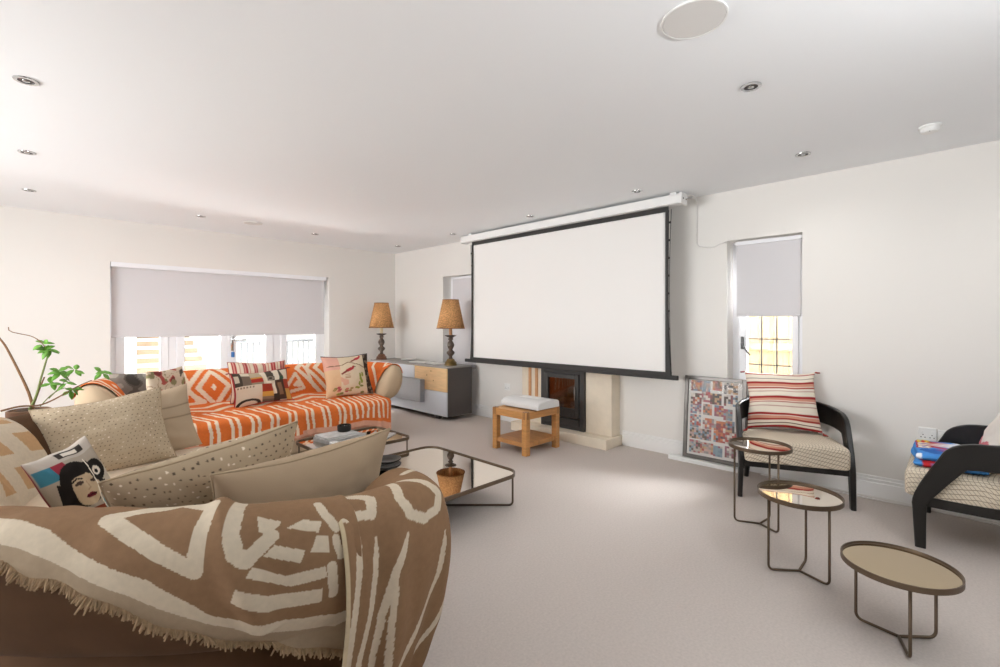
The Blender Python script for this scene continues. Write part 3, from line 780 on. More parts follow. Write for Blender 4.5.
def paint_orange(C, S, T, Z, SX, V):
    B = Z < .5; d = .16-.56*T; q = wob(S, d, .004)
    def dia(cs, cd, rings):
        m = np.abs(S+q-cs)/.14+np.abs(d-cd)/.185
        for r in rings: paint(C, B & (abs(m-r) < .20) & (m < 3.2), OCREAM)
        paint(C, B & (m < .2), OCREAM)
    dia(1.575, -.245, (1.0, 1.72)); dia(2.79, -.10, (1.0, 1.75, 2.5)); dia(.55, -.12, (1.0, 1.9))
    for w, pts in ((.017, [(1.335, -.04), (1.352, -.22), (1.47, -.06)]), (.017, [(1.335, -.27), (1.48, -.385), (1.30, -.40), (1.335, -.27)]), (.017, [(2.24, -.38), (2.41, -.16), (2.48, -.34), (2.24, -.385)]), (.014, [(2.38, -.30), (2.42, -.26), (2.44, -.31), (2.38, -.30)]),
                   (.016, [(2.22, -.05), (2.30, -.16), (2.16, -.12)]), (.016, [(2.52, -.05), (2.60, -.33), (2.66, -.38)]), (.016, [(1.80, -.05), (1.86, -.22), (2.0, -.05)]), (.016, [(1.85, -.3), (2.05, -.37)]), (.016, [(.95, -.04), (1.05, -.3), (1.18, -.04)]), (.016, [(1.05, -.38), (1.2, -.2), (1.26, -.38)]),
                   (.015, [(3.05, -.04), (3.12, -.38)]), (.018, [(3.42, .03), (3.48, -.10), (3.70, -.25), (3.88, -.36)]), (.016, [(3.22, -.05), (3.34, -.22), (3.6, -.38)]), (.016, [(3.62, .02), (3.70, -.08), (3.78, .0)])):
        paint(C, B & (seg_dist(S+q, d, pts) < w), OCREAM)
    s_ = (Z > .5) & (Z < 1.5)
    tri = np.abs(((SX*3.2) % 1)-.5)*2
    paint(C, s_ & (T < .50) & (((T*4.2-tri*.8) % 1) < .38), OCREAM)
    paint(C, s_ & (abs(T-.02) < .03), ORANGE)
    lane = (s_ & (T > .56)) | (Z > 1.5)
    tt = np.where(Z > 1.5, 1+T*.3, T)
    for i in range(9):
        c = .86+i*.155
        for o in (0, .052):
            paint(C, lane & (abs(SX+.004*np.sin(tt*30+i)-(c+o+.06*(tt-1))) < .0125), OCREAM)
    for i in range(8):
        c = 2.22+i*.062
        paint(C, lane & (abs(SX+.003*np.sin(tt*30+i)-(c+.03*(tt-1))) < .012) & ((Z < 1.5) | (T < .72)), OCREAM)
    paint(C, (Z > 1.5) & (T > .80) & (SX > 1.75), PEACH); paint(C, (Z > 1.5) & (T > .90), PEACH)
def near_throw():
    s = np.concatenate([np.linspace(.29, 1.4, 520), np.linspace(1.403, 3.0, 260)]); v = np.linspace(0, 1, 260)
    hem = np.interp(s, [.29, .326, .41, .508, .613, .711, .756, .805, .925, 1.036, 1.3, 1.7, 2.1, 3.1], [.505, .486, .445, .38, .308, .256, .232, .205, .155, .123, .11, .16, .22, .22])
    hem = hem+.006*np.sin(s*21)+.004*np.sin(s*47)
    top = np.interp(s, [.3, 1.3, 1.7, 3.1], [-.30, -.34, -.46, -.46])
    Sg = np.repeat(s[:, None], 260, 1); D = top[:, None]+(hem-top)[:, None]*v[None]
    Pp, Nn = PA.at(s)
    wr = .010*np.maximum(0, nz_grid(Sg*1.0, D*.6, 5.5, 2.))+.004*nz_grid(Sg, D, 14., 3.)
    wr += .014*np.exp(-((Sg-1.55-.5*D)/.03)**2)*(D < .15)+.012*np.exp(-((Sg-2.25+.7*D)/.035)**2)*(D < .1)+.010*np.exp(-((Sg-1.95+.9*D)/.03)**2)*(D < .1)
    wr += .016*np.exp(-((Sg-.60+.32*(D-.0))/.028)**2)*(D > -.02)*(D < .32)
    o, z = lobe_at(D, lift=.014, hang=.40)
    o2, z2 = lobe_at(D, lift=.034, hang=.40)
    k = wr/.02
    O = o+(o2-o)*k; Z = z+(z2-z)*k
    Z = np.where(Z > .42, .42+(Z-.42)*ZSA(Sg), Z)
    V = np.stack([Pp[:, 0:1]+Nn[:, 0:1]*O, Pp[:, 1:2]+Nn[:, 1:2]*O, Z], -1)
    H = hem[:, None]-D      # distance up from the hem
    C = np.zeros(D.shape+(3,)); C[:] = lin(BROWN)
    paint_near(C, Sg, D, H)
    root = thing('sofa_throw', 'brown and cream patterned throw with a fringed hem spread along the near sofa back', 'throw', (0, 0, 0), 0, 'brown patterned throws')
    g = grid_mesh('cloth', V, M_CLOTH, root, C, thick=.004)
    pts, dirs = [], []
    ss = np.linspace(.292, 1.9, 1500)
    hh = np.interp(ss, s, hem)
    for i in range(len(ss)):
        j = int(np.clip(np.searchsorted(s, ss[i]), 0, len(s)-1))
        a, b = V[j, -1], V[j, -3]; dn = (a-b)/np.linalg.norm(a-b)
        pts.append(tuple(a-dn*.002)); dirs.append(tuple(dn*.35+np.array([*RNG.normal(0, .34, 2), -.7])+np.array([*Nn[j], 0])*.2))
    fringe('fringe', pts, dirs, .0185, M_FRINGE, root, .0026)
    return V, Sg, D
PE = Path([(.940, 1.47), (.942, 1.42), (.935, 1.36), (.912, 1.308), (.865, 1.275), (.80, 1.263), (.72, 1.262), (.59, 1.268)])
EP = dens([(-.16, .66), (-.12, .712), (-.06, .752), (-.01, .766), (.04, .758), (.08, .725), (.098, .675), (.110, .60), (.110, .50), (.098, .40), (.076, .29), (.044, .19), (.01, .09), (-.03, .012)], .005)
EP[:, 1] = np.where(EP[:, 1] > .42, .42+(EP[:, 1]-.42)*.905, EP[:, 1])
EARC = np.concatenate([[0], np.cumsum(np.linalg.norm(np.diff(EP, axis=0), axis=1))]); EARC -= EARC[int(np.argmax(EP[:, 1]))]
def end_throw():
    s = np.linspace(0, PE.L, 210); v = np.linspace(0, 1, 230)
    hem = np.full(len(s), EARC[-1]-.005)
    Sg = np.repeat(s[:, None], 230, 1); D = -.16+(hem+.16)[:, None]*v[None]
    Pp, Nn = PE.at(s)
    o, z = np.interp(D, EARC, EP[:, 0]), np.interp(D, EARC, EP[:, 1])
    kz = 1-.06*np.clip((.24-Sg)/.24, 0, 1); z = np.where(z > .42, .42+(z-.42)*kz, z)
    fold = np.clip(D/.55, 0, 1)
    o = o+.016*fold*np.sin(Sg*38+.8+D*2)+.008*fold*np.sin(Sg*71+2)+.006*nz_grid(Sg, D, 7., 4.)+.012*np.exp(-((Sg-PE.L+.015)/.02)**2)
    o = np.where(D < 0, np.maximum(o, -.13), o)
    V = np.stack([Pp[:, 0:1]+Nn[:, 0:1]*o, Pp[:, 1:2]+Nn[:, 1:2]*o, np.maximum(z, .012)], -1)
    C = np.zeros(D.shape+(3,)); C[:] = lin(BROWN)
    paint_end(C, Sg, D)
    root = thing('sofa_throw', 'brown throw with long cream strokes hanging to the floor over the sofa end', 'throw', (0, 0, 0), 0, 'brown patterned throws')
    grid_mesh('cloth', V, M_CLOTH, root, C, thick=.004)
    return V, Sg, D
ORANGE, OCREAM, PEACH = '#de7336', '#efdcc2', '#e0aa90'
def orange_throw():
    s = np.linspace(.30, PB.L-.13, 420)
    Pp, Nn = PB.at(s)
    nb, ns, nd = 70, 80, 40
    dB = np.linspace(.16, -.40, nb)
    o, z = lobe_at(dB, lift=.014)
    back = np.stack([Pp[:, None, 0]+Nn[:, None, 0]*o, Pp[:, None, 1]+Nn[:, None, 1]*o, np.repeat(z[None], len(s), 0)], -1)
    C0 = back[:, -1]
    sx = np.interp(s, [.30, .75, 1.05, PB.L-1.05, PB.L-.75, PB.L-.35, PB.L-.13], [.72, .82, 1.0, 2.30, 2.52, 2.70, 2.745])
    Fp = np.stack([sx, np.interp(sx, [.72, .9, 2.5, 2.66, 2.745], [4.33, 4.262, 4.245, 4.28, 4.36])], -1)
    dx = np.stack([np.interp(sx, [.72, .9, 2.5, 2.7, 2.745], [-.3, 0, 0, .6, .9]), np.interp(sx, [.72, .9, 2.5, 2.7, 2.745], [-.8, -1, -1, -.75, -.4])], -1)
    R_ = .055; Fi = Fp-dx*R_
    t = np.linspace(0, 1, ns+1)[1:]
    seat = C0[:, None, :2]+(Fi[:, None]-C0[:, None, :2])*t[None, :, None]
    zs = np.full(ns, .448); zs = np.where(t < .12, .448+(C0[0, 2]-.448)*(1-t/.12)**2, zs)
    seat = np.concatenate([seat, np.repeat(zs[None], len(s), 0)[..., None]], -1)
    hem = np.interp(sx, [.72, 1.2, 2.35, 2.6, 2.745], [.30, .21, .215, .17, .07])+.008*np.sin(s*9)
    q = np.linspace(0, 1, nd+1)[1:]; na = 14
    ang = np.minimum(np.arange(1, nd+1)/na, 1)*PI/2; qq = np.clip((np.arange(1, nd+1)-na)/(nd-na), 0, 1)
    fold = .012*np.sin(s*16)+.008*np.sin(s*37+1)
    drop = np.zeros((len(s), nd, 3))
    out = R_*np.sin(ang)[None]+fold[:, None]*qq[None]
    drop[..., 0] = Fi[:, None, 0]+dx[:, None, 0]*out; drop[..., 1] = Fi[:, None, 1]+dx[:, None, 1]*out
    z1 = .448-R_
    drop[..., 2] = np.where(qq[None] > 0, z1+(hem[:, None]-z1)*qq[None], z1+R_*np.cos(ang)[None])
    V = np.concatenate([back, seat, drop], 1)
    Sg = np.repeat(s[:, None], V.shape[1], 1)
    dv = np.linalg.norm(np.diff(V, axis=1), axis=2); D = np.concatenate([np.zeros((len(s), 1)), np.cumsum(dv, 1)], 1)-.16
    zone = np.concatenate([np.zeros(nb), np.ones(ns), np.full(nd, 2)])
    V[..., 2] += np.where(zone[None] == 1, .006*nz_grid(Sg, D, 5., 8.)*np.clip((1-np.concatenate([np.zeros(nb), t, q]))*6, 0, 1)[None], 0)
    T = np.concatenate([np.linspace(0, 1, nb), t, q])[None]+0*Sg
    C = np.zeros(D.shape+(3,)); C[:] = lin(ORANGE)
    paint_orange(C, Sg, T, zone[None]+0*Sg, sx[:, None]+0*Sg, V)
    root = thing('sofa_throw', 'orange and cream geometric throw covering the sofa under the long window', 'throw', (0, 0, 0))
    grid_mesh('cloth', V, M_CLOTH, root, C, thick=.005)
    pts, dirs = [], []
    for i in np.linspace(60, len(s)-2, 330).astype(int):
        pts.append(tuple(V[i, -1])); dirs.append((0, 0, -1))
    fringe('fringe', pts, dirs, .02, M_PFRINGE, root, .003)
    return V, Sg, T
VN = near_throw()
VE = end_throw()
VO = orange_throw()


# ------------------------------------------------------------------ cushions
def cushion(name, label, w, h, t, loc, rot, colfn=None, m=M_CLOTH_S, n=70, pinch=.085, group='scatter cushions', sag=0., piping=None, seed=0, tassels=None, wrinkle=.011, power=.5, cat='cushion'):
    """Stuffed square cushion. Local x = width, z = height (base at 0), y = thickness, front faces -y."""
    root = thing(name, label, cat, loc, 0, group)
    root.rotation_euler = rot
    u = np.sin(np.linspace(-PI/2, PI/2, n)*.92)/math.sin(PI/2*.92); U, Vv = np.meshgrid(u, u, indexing='ij')
    X = w/2*U*(1-pinch*(1-Vv**2)); Z = h/2*Vv*(1-pinch*(1-U**2))
    prof = (np.clip(1-U**2, 0, 1)*np.clip(1-Vv**2, 0, 1))**power
    Wf = nz_grid(U, Vv, 2.3, seed+.5)*wrinkle+nz_grid(U, Vv, 5., seed+9.5)*wrinkle*.4
    edge = np.clip(1-np.maximum(abs(U), abs(Vv))**6, 0, 1)
    edgew = nz_grid(U, Vv, 1.5, seed+3.3)*.012
    Zs = Z+h/2+edgew; Xs = X+nz_grid(U, Vv, 1.5, seed+7.3)*.012
    bow = -sag*(1-U**2)*(Vv > -2)
    F = np.stack([Xs, -(t/2*prof+Wf*edge)+bow*0, Zs+bow*np.clip(Vv, 0, 1)], -1)
    B = np.stack([Xs, (t/2*prof+Wf[::-1]*edge), Zs+bow*np.clip(Vv, 0, 1)], -1)
    verts = np.concatenate([F.reshape(-1, 3), B.reshape(-1, 3)]); k = n*n
    idx = np.arange(k).reshape(n, n)
    border = np.zeros((n, n), bool); border[0] = border[-1] = True; border[:, 0] = border[:, -1] = True
    bidx = np.where(border, idx, idx+k)
    f1 = np.stack([idx[:-1, :-1], idx[1:, :-1], idx[1:, 1:], idx[:-1, 1:]], -1).reshape(-1, 4)
    f2 = np.stack([bidx[:-1, :-1], bidx[:-1, 1:], bidx[1:, 1:], bidx[1:, :-1]], -1).reshape(-1, 4)
    me = bpy.data.meshes.new(name)
    me.from_pydata(verts.tolist(), [], np.concatenate([f1, f2]).tolist())
    me.polygons.foreach_set('use_smooth', [True]*len(me.polygons))
    if colfn:
        cf, cb = colfn(U, Vv, True), colfn(U, Vv, False)
        set_col(me, np.concatenate([cf.reshape(-1, 3), cb.reshape(-1, 3)]))
    me.materials.append(m)
    o = bpy.data.objects.new('cover', me); COL.objects.link(o); o.parent = root
    loop = [F[i, 0] for i in range(n)]+[F[-1, j] for j in range(1, n)]+[F[i, -1] for i in range(n-2, -1, -1)]+[F[0, j] for j in range(n-2, 0, -1)]
    if piping:
        bm = BM(); tube(bm, [tuple(p) for p in loop[::2]], .004, 6, closed=True); obj('piping', bm, piping, root, True)
    if tassels:
        for cx, cz in ((0, 0), (-1, 0), (-1, -1), (0, -1)):
            p = F[cx, cz]; bm = BM()
            for q in range(7):
                a = q*.9; tube(bm, [tuple(p), (p[0]+(.012*math.cos(a)+(.02 if cx else -.02)), p[1]+.012*math.sin(a), p[2]-.025*(1 if cz == 0 else .4)+.004)], .004, 5)
            obj('tassel', bm, tassels, root, True)
    return root

def flat(c):
    def f(U, V, front): C = np.zeros(U.shape+(3,)); C[:] = lin(c); return C
    return f
def seams(U, V, base, lines=True):
    C = np.zeros(U.shape+(3,)); C[:] = lin(base)
    if lines:
        for q in (.38, .02): paint(C, abs(V-q) < .014, '#8d7a64')
    return C
# ------------------------------------------------------------------ cushion designs
def dots(base, seedv, ndx=17, ndy=14, rr_=.0125):
    def f(U, V, front):
        C = np.zeros(U.shape+(3,)); C[:] = lin(base)
        r = random.Random(seedv+front)
        for i in range(ndx):
            for j in range(ndy):
                cx = -1+2*(i+.5+(.5 if j % 2 else 0)+r.uniform(-.2, .2))/ndx; cy = -1+2*(j+.5+r.uniform(-.2, .2))/ndy
                col = r.choice(['#5f5245', '#5f5245', '#ece0cd', '#6f5d4b', '#5f5245'])
                paint(C, np.hypot((U-cx)*1., (V-cy)*.9) < r.uniform(rr_*.8, rr_*1.15), col)
        return C
    return f
def hstripes(U, V, front):
    C = np.zeros(U.shape+(3,)); C[:] = lin('#ece2d2')
    def st(a, b, c): paint(C, (V > a) & (V < b), c)
    for c0 in (-.62, -.02, .52):
        st(c0-.11, c0-.06, '#a8403a'); st(c0-.05, c0+.05, '#d59a84'); st(c0+.06, c0+.13, '#a02f30')
        st(c0+.24, c0+.26, '#6d4a44'); st(c0-.23, c0-.21, '#b98d80')
    st(-1, -.93, '#a02f30'); st(.9, .94, '#a8403a'); st(-.86, -.83, '#6d4a44'); return C
def vstripes(U, V, front):
    C = np.zeros(U.shape+(3,)); C[:] = lin('#e3d5be')
    for i in range(6):
        c = -.86+i*.345
        paint(C, (U > c-.055) & (U < c-.01), '#a83c3e'); paint(C, (U > c-.01) & (U < c+.04), '#d79a8c'); paint(C, (U > c+.04) & (U < c+.09), '#a83c3e')
        paint(C, abs(U-c-.175) < .012, '#c98d7f')
    return C
def collage(U, V, front):
    C = np.zeros(U.shape+(3,)); C[:] = lin('#d9cbb4')
    if not front: C[:] = lin('#a83c3e'); return C
    def R(x0, x1, y0, y1, c): paint(C, (U > x0) & (U < x1) & (V > y0) & (V < y1), c)
    R(-1, -.72, .0, 1, '#4a4138'); R(-.95, -.8, .35, .75, '#cfc4b0'); R(-.72, -.45, .1, .75, '#77685a')
    R(-.45, -.02, .45, 1, '#b9a98f'); R(-.45, -.02, .25, .5, '#a8392f'); R(-.45, -.02, .5, .62, '#c99548'); R(-.45, -.02, .08, .25, '#93866f')
    paint(C, in_poly(U, V, [(-.08, 1), (.12, 1), (.3, .0), (.1, 0)]), '#e5dac6')
    R(.12, .42, .3, 1, '#544b41'); paint(C, np.hypot((U-.26), (V-.45)) < .14, '#8d8172'); paint(C, np.hypot(U-.26, V-.45) < .07, '#3a342c')
    paint(C, in_poly(U, V, [(.36, 1), (.58, 1), (.66, -.1), (.38, -.6), (.3, .0), (.44, .2)]), '#eadfcc')
    R(.6, 1, .35, 1, '#5a5347'); paint(C, in_poly(U, V, [(.66, .9), (.95, .9), (.95, .35), (.8, .3)]), '#e0d4bf'); R(.6, .75, .3, .5, '#3f5a48')
    R(.42, .75, -.9, .3, '#4c3a30'); R(.5, .66, -.6, .1, '#8a6a50'); R(.75, 1, -.3, .3, '#a84a38'); R(.75, 1, -1, -.3, '#cda055')
    R(-1, -.1, -.55, .1, '#dacdb8'); R(-.1, .3, -.35, .1, '#a5412f'); R(-.1, .3, -.62, -.35, '#d3a34e'); R(-.1, .3, -.8, -.62, '#8c7b66'); R(-.1, .3, -1, -.8, '#6b6152')
    for i in range(6): R(-.92+i*.1, -.86+i*.1, -.06, .06, '#8d7f6d')
    paint(C, np.hypot((U+.55)/1.2, V+.95) < .34, '#3b352e'); paint(C, np.hypot((U+.55)/1.2, V+.98) < .25, '#dccfb9')
    R(.3, .5, -1, -.5, '#3d352d'); paint(C, (abs(U) > .965) | (abs(V) > .965), '#a83c3e'); return C
def birds(U, V, front):
    C = np.zeros(U.shape+(3,)); C[:] = lin('#d9c8ac')
    dark = '#3a3028'
    if not front: C[:] = lin(dark); return C
    n_ = nz_grid(U, V, 2.2, 4.); paint(C, (n_ > .12) & (U < -.1), '#d7a890')
    paint(C, (U < -.45) & (V < .35), '#d8b48e'); paint(C, (U < -.4) & (V > .3), '#d9a593')
    def bird(cx, cy, k, c):
        paint(C, np.hypot((U-cx)/(.2*k), (V-cy-(U-cx)*.35)/(.085*k)) < 1, c)
        paint(C, np.hypot(U-cx-.17*k, V-cy-.12*k) < .06*k, c)
        paint(C, in_poly(U, V, [(cx-.15*k, cy-.02*k), (cx-.42*k, cy-.16*k), (cx-.36*k, cy-.22*k), (cx-.05*k, cy-.07*k)]), '#7d3a34')
        paint(C, in_poly(U, V, [(cx+.22*k, cy+.14*k), (cx+.3*k, cy+.1*k), (cx+.22*k, cy+.1*k)]), '#4c3a30')
    bird(0, .22, 1, '#a8363a'); bird(.42, .78, .8, '#b23c44')
    paint(C, seg_dist(U, V, [(-.9, .45), (-.3, .5), (.0, .62), (.5, .42), (.7, .3)]) < .02, '#7a5a45')
    for a in [(.45, -.25), (.5, -.4), (.43, -.1), (.55, -.05), (.4, -.5)]: paint(C, np.hypot((U-a[0])/.05, (V-a[1])/.11) < 1, '#8c9440')
    for i in range(16):
        r = random.Random(i); x, y = r.uniform(-.85, .55), r.uniform(-.95, -.62)
        paint(C, np.hypot((U-x)/.08, (V-y)/.05) < 1, r.choice(['#7c7b46', '#b5545a', '#c77d6a', '#8c9440', '#a08a5a']))
    for k in range(3): paint(C, (abs(V+.02+k*.07) < .015) & (U > -.25) & (U < 0), '#b08a6e')
    d = (U > .72); paint(C, d, dark); paint(C, d & (nz_grid(U, V, 6., 1.) > .15), '#77695a')
    paint(C, V > .95, '#4a3d48'); return C
def floral(U, V, front):
    C = np.zeros(U.shape+(3,)); C[:] = lin('#d6c6ae')
    n_ = nz_grid(U, V, 2.4, 9.); paint(C, n_ > .22, '#b25a50'); paint(C, (n_ > .34), '#7d3a38')
    m_ = nz_grid(U, V, 3.1, 15.); paint(C, m_ > .3, '#8d8560'); paint(C, m_ < -.4, '#5e5347'); paint(C, abs(n_) < .02, '#a58a70'); return C
def greyprint(U, V, front):
    C = np.zeros(U.shape+(3,)); C[:] = lin('#7d766e')
    n_ = nz_grid(U, V, 1.6, 21.); paint(C, n_ > .12, '#5a534c'); paint(C, n_ > .28, '#3f3a35'); paint(C, n_ < -.3, '#a39b90'); return C
def face(U, V, front):
    C = np.zeros(U.shape+(3,)); C[:] = lin('#a59a8c')
    if not front: C[:] = lin('#7c2f38'); return C
    blk, skin = '#221d1b', '#bfa98c'
    def R(x0, x1, y0, y1, c): paint(C, (U > x0) & (U < x1) & (V > y0) & (V < y1), c)
    R(-1, -.2, .50, .72, '#8e2f3c'); R(-1, -.55, .38, .72, '#3f7d92'); R(-1, 1, .72, 1, '#b7ada2'); R(-.2, .6, .8, .95, '#39332f'); R(-.05, .4, .83, .92, '#ddd5c8')
    paint(C, np.hypot((U+.12)/.66, (V-.02)/.62) < 1, blk)
    paint(C, in_poly(U, V, [(-.8, .3), (-.55, .1), (-.35, -1), (-.85, -1), (-.9, -.2)]), blk)
    paint(C, np.hypot((U+.08)/.46, (V+.10)/.50) < 1, skin)
    paint(C, in_poly(U, V, [(-.62, .22), (.1, .26), (.5, .1), (.4, .55), (-.4, .6)]), blk)
    paint(C, (np.hypot((U+.30)/.15, (V-.06)/.05) < 1), '#4a3a32'); paint(C, (np.hypot((U-.22)/.12, (V-.03)/.05) < 1), '#4a3a32')
    paint(C, seg_dist(U, V, [(-.46, .16), (-.3, .2), (-.14, .15)]) < .022, blk)
    paint(C, seg_dist(U, V, [(-.05, .05), (-.0, -.14), (-.1, -.18)]) < .018, '#a38a70')
    paint(C, np.hypot((U+.05)/.19, (V+.34)/.065) < 1, '#6e2430'); paint(C, seg_dist(U, V, [(-.23, -.34), (.14, -.33)]) < .014, '#31161a')
    R(-.5, .4, -1, -.68, '#7c3a26')
    paint(C, np.hypot((U-.52)/.30, (V-.22)/.30) < 1, blk); paint(C, np.hypot((U-.5)/.13, (V-.22)/.13) < 1, '#d9d0c2'); paint(C, np.hypot((U-.5)/.06, (V-.2)/.06) < 1, blk)
    paint(C, in_poly(U, V, [(.55, -.1), (.95, .3), (.9, -.45), (.5, -.5)]), '#b9ad9c'); paint(C, in_poly(U, V, [(.38, -.15), (.6, -.1), (.5, -.45), (.36, -.35)]), blk)
    R(.3, 1, -.85, -.52, '#3f8199'); paint(C, seg_dist(U, V, [(.35, -.8), (.6, -.6), (.95, -.7)]) < .03, '#1f3f52'); R(.5, 1, -1, -.85, '#9a2d3c')
    paint(C, seg_dist(U, V, [(.34, .6), (.30, .1), (.26, -.4), (.36, -1)]) < .02, '#e2dac9'); return C
def pinkred(U, V, front):
    C = np.zeros(U.shape+(3,)); C[:] = lin('#e6dfd6')
    m_ = nz_grid(U, V, 1.3, 31.); paint(C, (m_ > .30), '#c8727c'); return C
BEIGE = '#b9a68c'
cushion('cushion', 'large beige dotted cushion standing upright against the far end of the brown sofa', .58, .45, .17, (.34, 3.36, .405), (-.42, -.12, .02), dots('#b9a88f', 3, 26, 20, .0105), seed=1, n=200, piping=M_PIPE)
cushion('cushion', 'plain beige cushion with two seams standing behind the large dotted cushion', .58, .42, .17, (.52, 3.57, .405), (-.26, -.14, .05), lambda U, V, f: seams(U, V, '#b8a48b'), seed=2)
cushion('cushion', 'beige dotted cushion leaning inside the near sofa arm behind the plain beige cushion', .60, .46, .24, (.50, 2.06, .42), (-.50, .16, PI+.03), dots('#b3a086', 8, 26, 20, .0115), seed=3, n=200, piping=M_PIPE)
cushion('cushion', 'plain beige cushion leaning inside the near sofa arm, nearest the patterned throws', .62, .44, .25, (.705, 1.75, .405), (-.38, .05, PI+.02), lambda U, V, f: seams(U, V, '#a8937a', False), seed=4, piping=M_PIPE)
cushion('cushion', 'cushion printed with a dark-haired woman face beside the throw-covered back', .205, .33, .20, (.195, 2.45, .455), (-.30, -.32, .40), face, seed=5, n=130, power=.36)
cushion('cushion', 'dark grey printed cushion at the left end of the orange sofa', .44, .38, .15, (.70, 5.13, .445), (-.3, .03, .1), greyprint, seed=6)
cushion('cushion', 'floral cushion turned sideways on the orange sofa next to the grey printed one', .46, .43, .18, (.84, 4.72, .44), (-.12, .0, .85), floral, seed=7)
cushion('cushion', 'red and cream vertically striped cushion on the orange sofa behind the collage cushion', .56, .42, .15, (1.67, 5.10, .445), (-.3, .02, .0), vstripes, seed=8, piping=M_REDPIPE)
cushion('cushion', 'collage print cushion lying in front of the vertically striped cushion', .56, .34, .14, (1.63, 4.86, .45), (-.30, -.03, .06), collage, seed=9, n=110, tassels=M_REDPIPE)
cushion('cushion', 'cushion with red birds at the right end of the orange sofa', .53, .47, .20, (2.46, 4.72, .445), (-.32, -.02, -.12), birds, seed=10, n=110)

# ------------------------------------------------------------------ side tables
def side_table(label, x, y, h, R, legs, lr, mir):
    t = thing('side_table', label, 'side table', (x, y, 0), 0, 'round bronze side tables')
    bm = BM(); lathe(bm, [(R-.004, h-.022), (R, h-.022), (R, h), (R-.004, h), (R-.005, h-.008), (R-.008, h-.010), (R-.008, h-.020)], n=72)
    big = [f for f in bm.faces if len(f.verts) > 8]; bmesh.ops.delete(bm, geom=big, context='FACES')
    obj('rim', bm, M_BRONZE, t, 'auto')
    bm = BM(); lathe(bm, [(.001, h-.016), (R-.005, h-.016), (R-.005, h-.010), (.001, h-.010)], n=72); obj('table_top', bm, mir, t, 'auto')
    for a in legs:
        a = math.radians(a); c, s_ = math.cos(a), math.sin(a)
        rr = lr; b = .025
        pts = [(c*rr, s_*rr, h-.018), (c*rr, s_*rr, b+.008)]
        for k in range(1, 6):
            q = PI/2*k/5; pts.append((c*(rr-b*(1-math.cos(q))), s_*(rr-b*(1-math.cos(q))), .008+b*(1-math.sin(q))))
        pts.append((0, 0, .008))
        bm = BM(); tube(bm, pts, .0058, 10); obj('leg', bm, M_BRONZE, t, True)
side_table('tallest mirror-topped round side table, in front of the red-cushioned armchair', 3.178, .872, .50, .174, (115, 239, -8), .14, M_MIRROR)
side_table('middle-height mirror-topped round side table, between the other two', 2.712, .565, .40, .184, (130, 247, 0), .147, M_MIRROR)
side_table('lowest round side table with a darker mirror top, nearest the viewer', 2.42, .165, .30, .187, (79, 197, 312), .142, M_MIRROR_DARK)

# ------------------------------------------------------------------ coffee tables
def coffee_table(label, x0, y0, x1, y1, h, rad, xfrac=1.):
    cx, cy = (x0+x1)/2, (y0+y1)/2; t = thing('coffee_table', label, 'coffee table', (cx, cy, 0), 0, 'low mirror-topped coffee tables')
    w, d = (x1-x0)/2, (y1-y0)/2
    P = rrect(-w, -d, w, d, rad, 8); I = rrect(-w+.008, -d+.008, w-.008, d-.008, rad-.008, 8)
    bm = BM(); n = len(P)
    rg = [[bm.verts.new((*p, z)) for p in Q] for Q, z in ((P, h-.024), (P, h), (I, h), (I, h-.024))]
    for A, B in zip(rg, rg[1:]+rg[:1]):
        for i in range(n): bm.faces.new((A[i], A[(i+1) % n], B[(i+1) % n], B[i]))
    obj('rim', bm, M_BRONZE, t, 'auto')
    bm = BM(); prism(bm, I, h-.016, h-.009); obj('table_top', bm, M_MIRROR, t)
    k = rad*(1-math.sqrt(.5))+.012
    for sx, sy in ((1, 1), (1, -1), (-1, 1), (-1, -1)):
        lx, ly = sx*(w-k), sy*(d-k); L_ = math.hypot(lx, ly); b = .025; ux, uy = lx/L_, ly/L_
        pts = [(lx, ly, h-.02), (lx, ly, b+.008)]
        for q in range(1, 6):
            a = PI/2*q/5; e = b*(1-math.cos(a)); pts.append((lx-ux*e, ly-uy*e, .008+b*(1-math.sin(a))))
        pts.append((0, 0, .008))
        bm = BM(); tube(bm, pts, .007, 10); obj('leg', bm, M_BRONZE, t, True)
    return t
coffee_table('lower square mirror-topped coffee table in the middle of the carpet', 1.36, 2.115, 2.365, 3.13, .235, .12)
coffee_table('smaller taller coffee table with books, in front of the orange sofa', 1.49, 3.235, 2.245, 3.80, .305, .07)
for i, z in enumerate((.227, .265)):
    bm = BM(); lathe(bm, [(.001, 0), (.06, 0), (.10, .020), (.104, .030), (.098, .031), (.058, .010), (.001, .008)], n=40)
    o = obj('bowl', bm, M_DISH, None, True); o.location = (1.77+.008*i, 2.87, z)
    if i: o.scale = (.93, .93, .9)
    tag(o, ['lower black shallow bowl of the pair on the low coffee table', 'upper black shallow bowl of the pair on the low coffee table'][i], 'bowl', 'black bowls')
TZ = .305-.009
def book(label, x, y, z, w, d, h, rz, cov, name='book'):
    r = thing(name, label, 'book', (x, y, z), rz, 'books on the small coffee table')
    bm = BM(); box(bm, (-w/2, -d/2, 0), (w/2, d/2, .003), .001, 1); box(bm, (-w/2, -d/2, h-.003), (w/2, d/2, h), .001, 1); box(bm, (-w/2, -d/2, .002), (-w/2+.004, d/2, h-.002), .001, 1); obj('cover', bm, cov, r)
    bm = BM(); box(bm, (-w/2+.004, -d/2+.004, .003), (w/2-.004, d/2-.004, h-.003)); obj('pages', bm, M_PAPER, r)
book('large grey book under the black candle on the small coffee table', 1.80, 3.62, TZ, .34, .24, .028, .15, M_BOOK)
book('grey book with a pale cover lying on the larger grey book', 1.78, 3.63, TZ+.0285, .29, .2, .018, .05, mat('pale_book', '#c4c3c1', .5, var=.2, vscale=16))
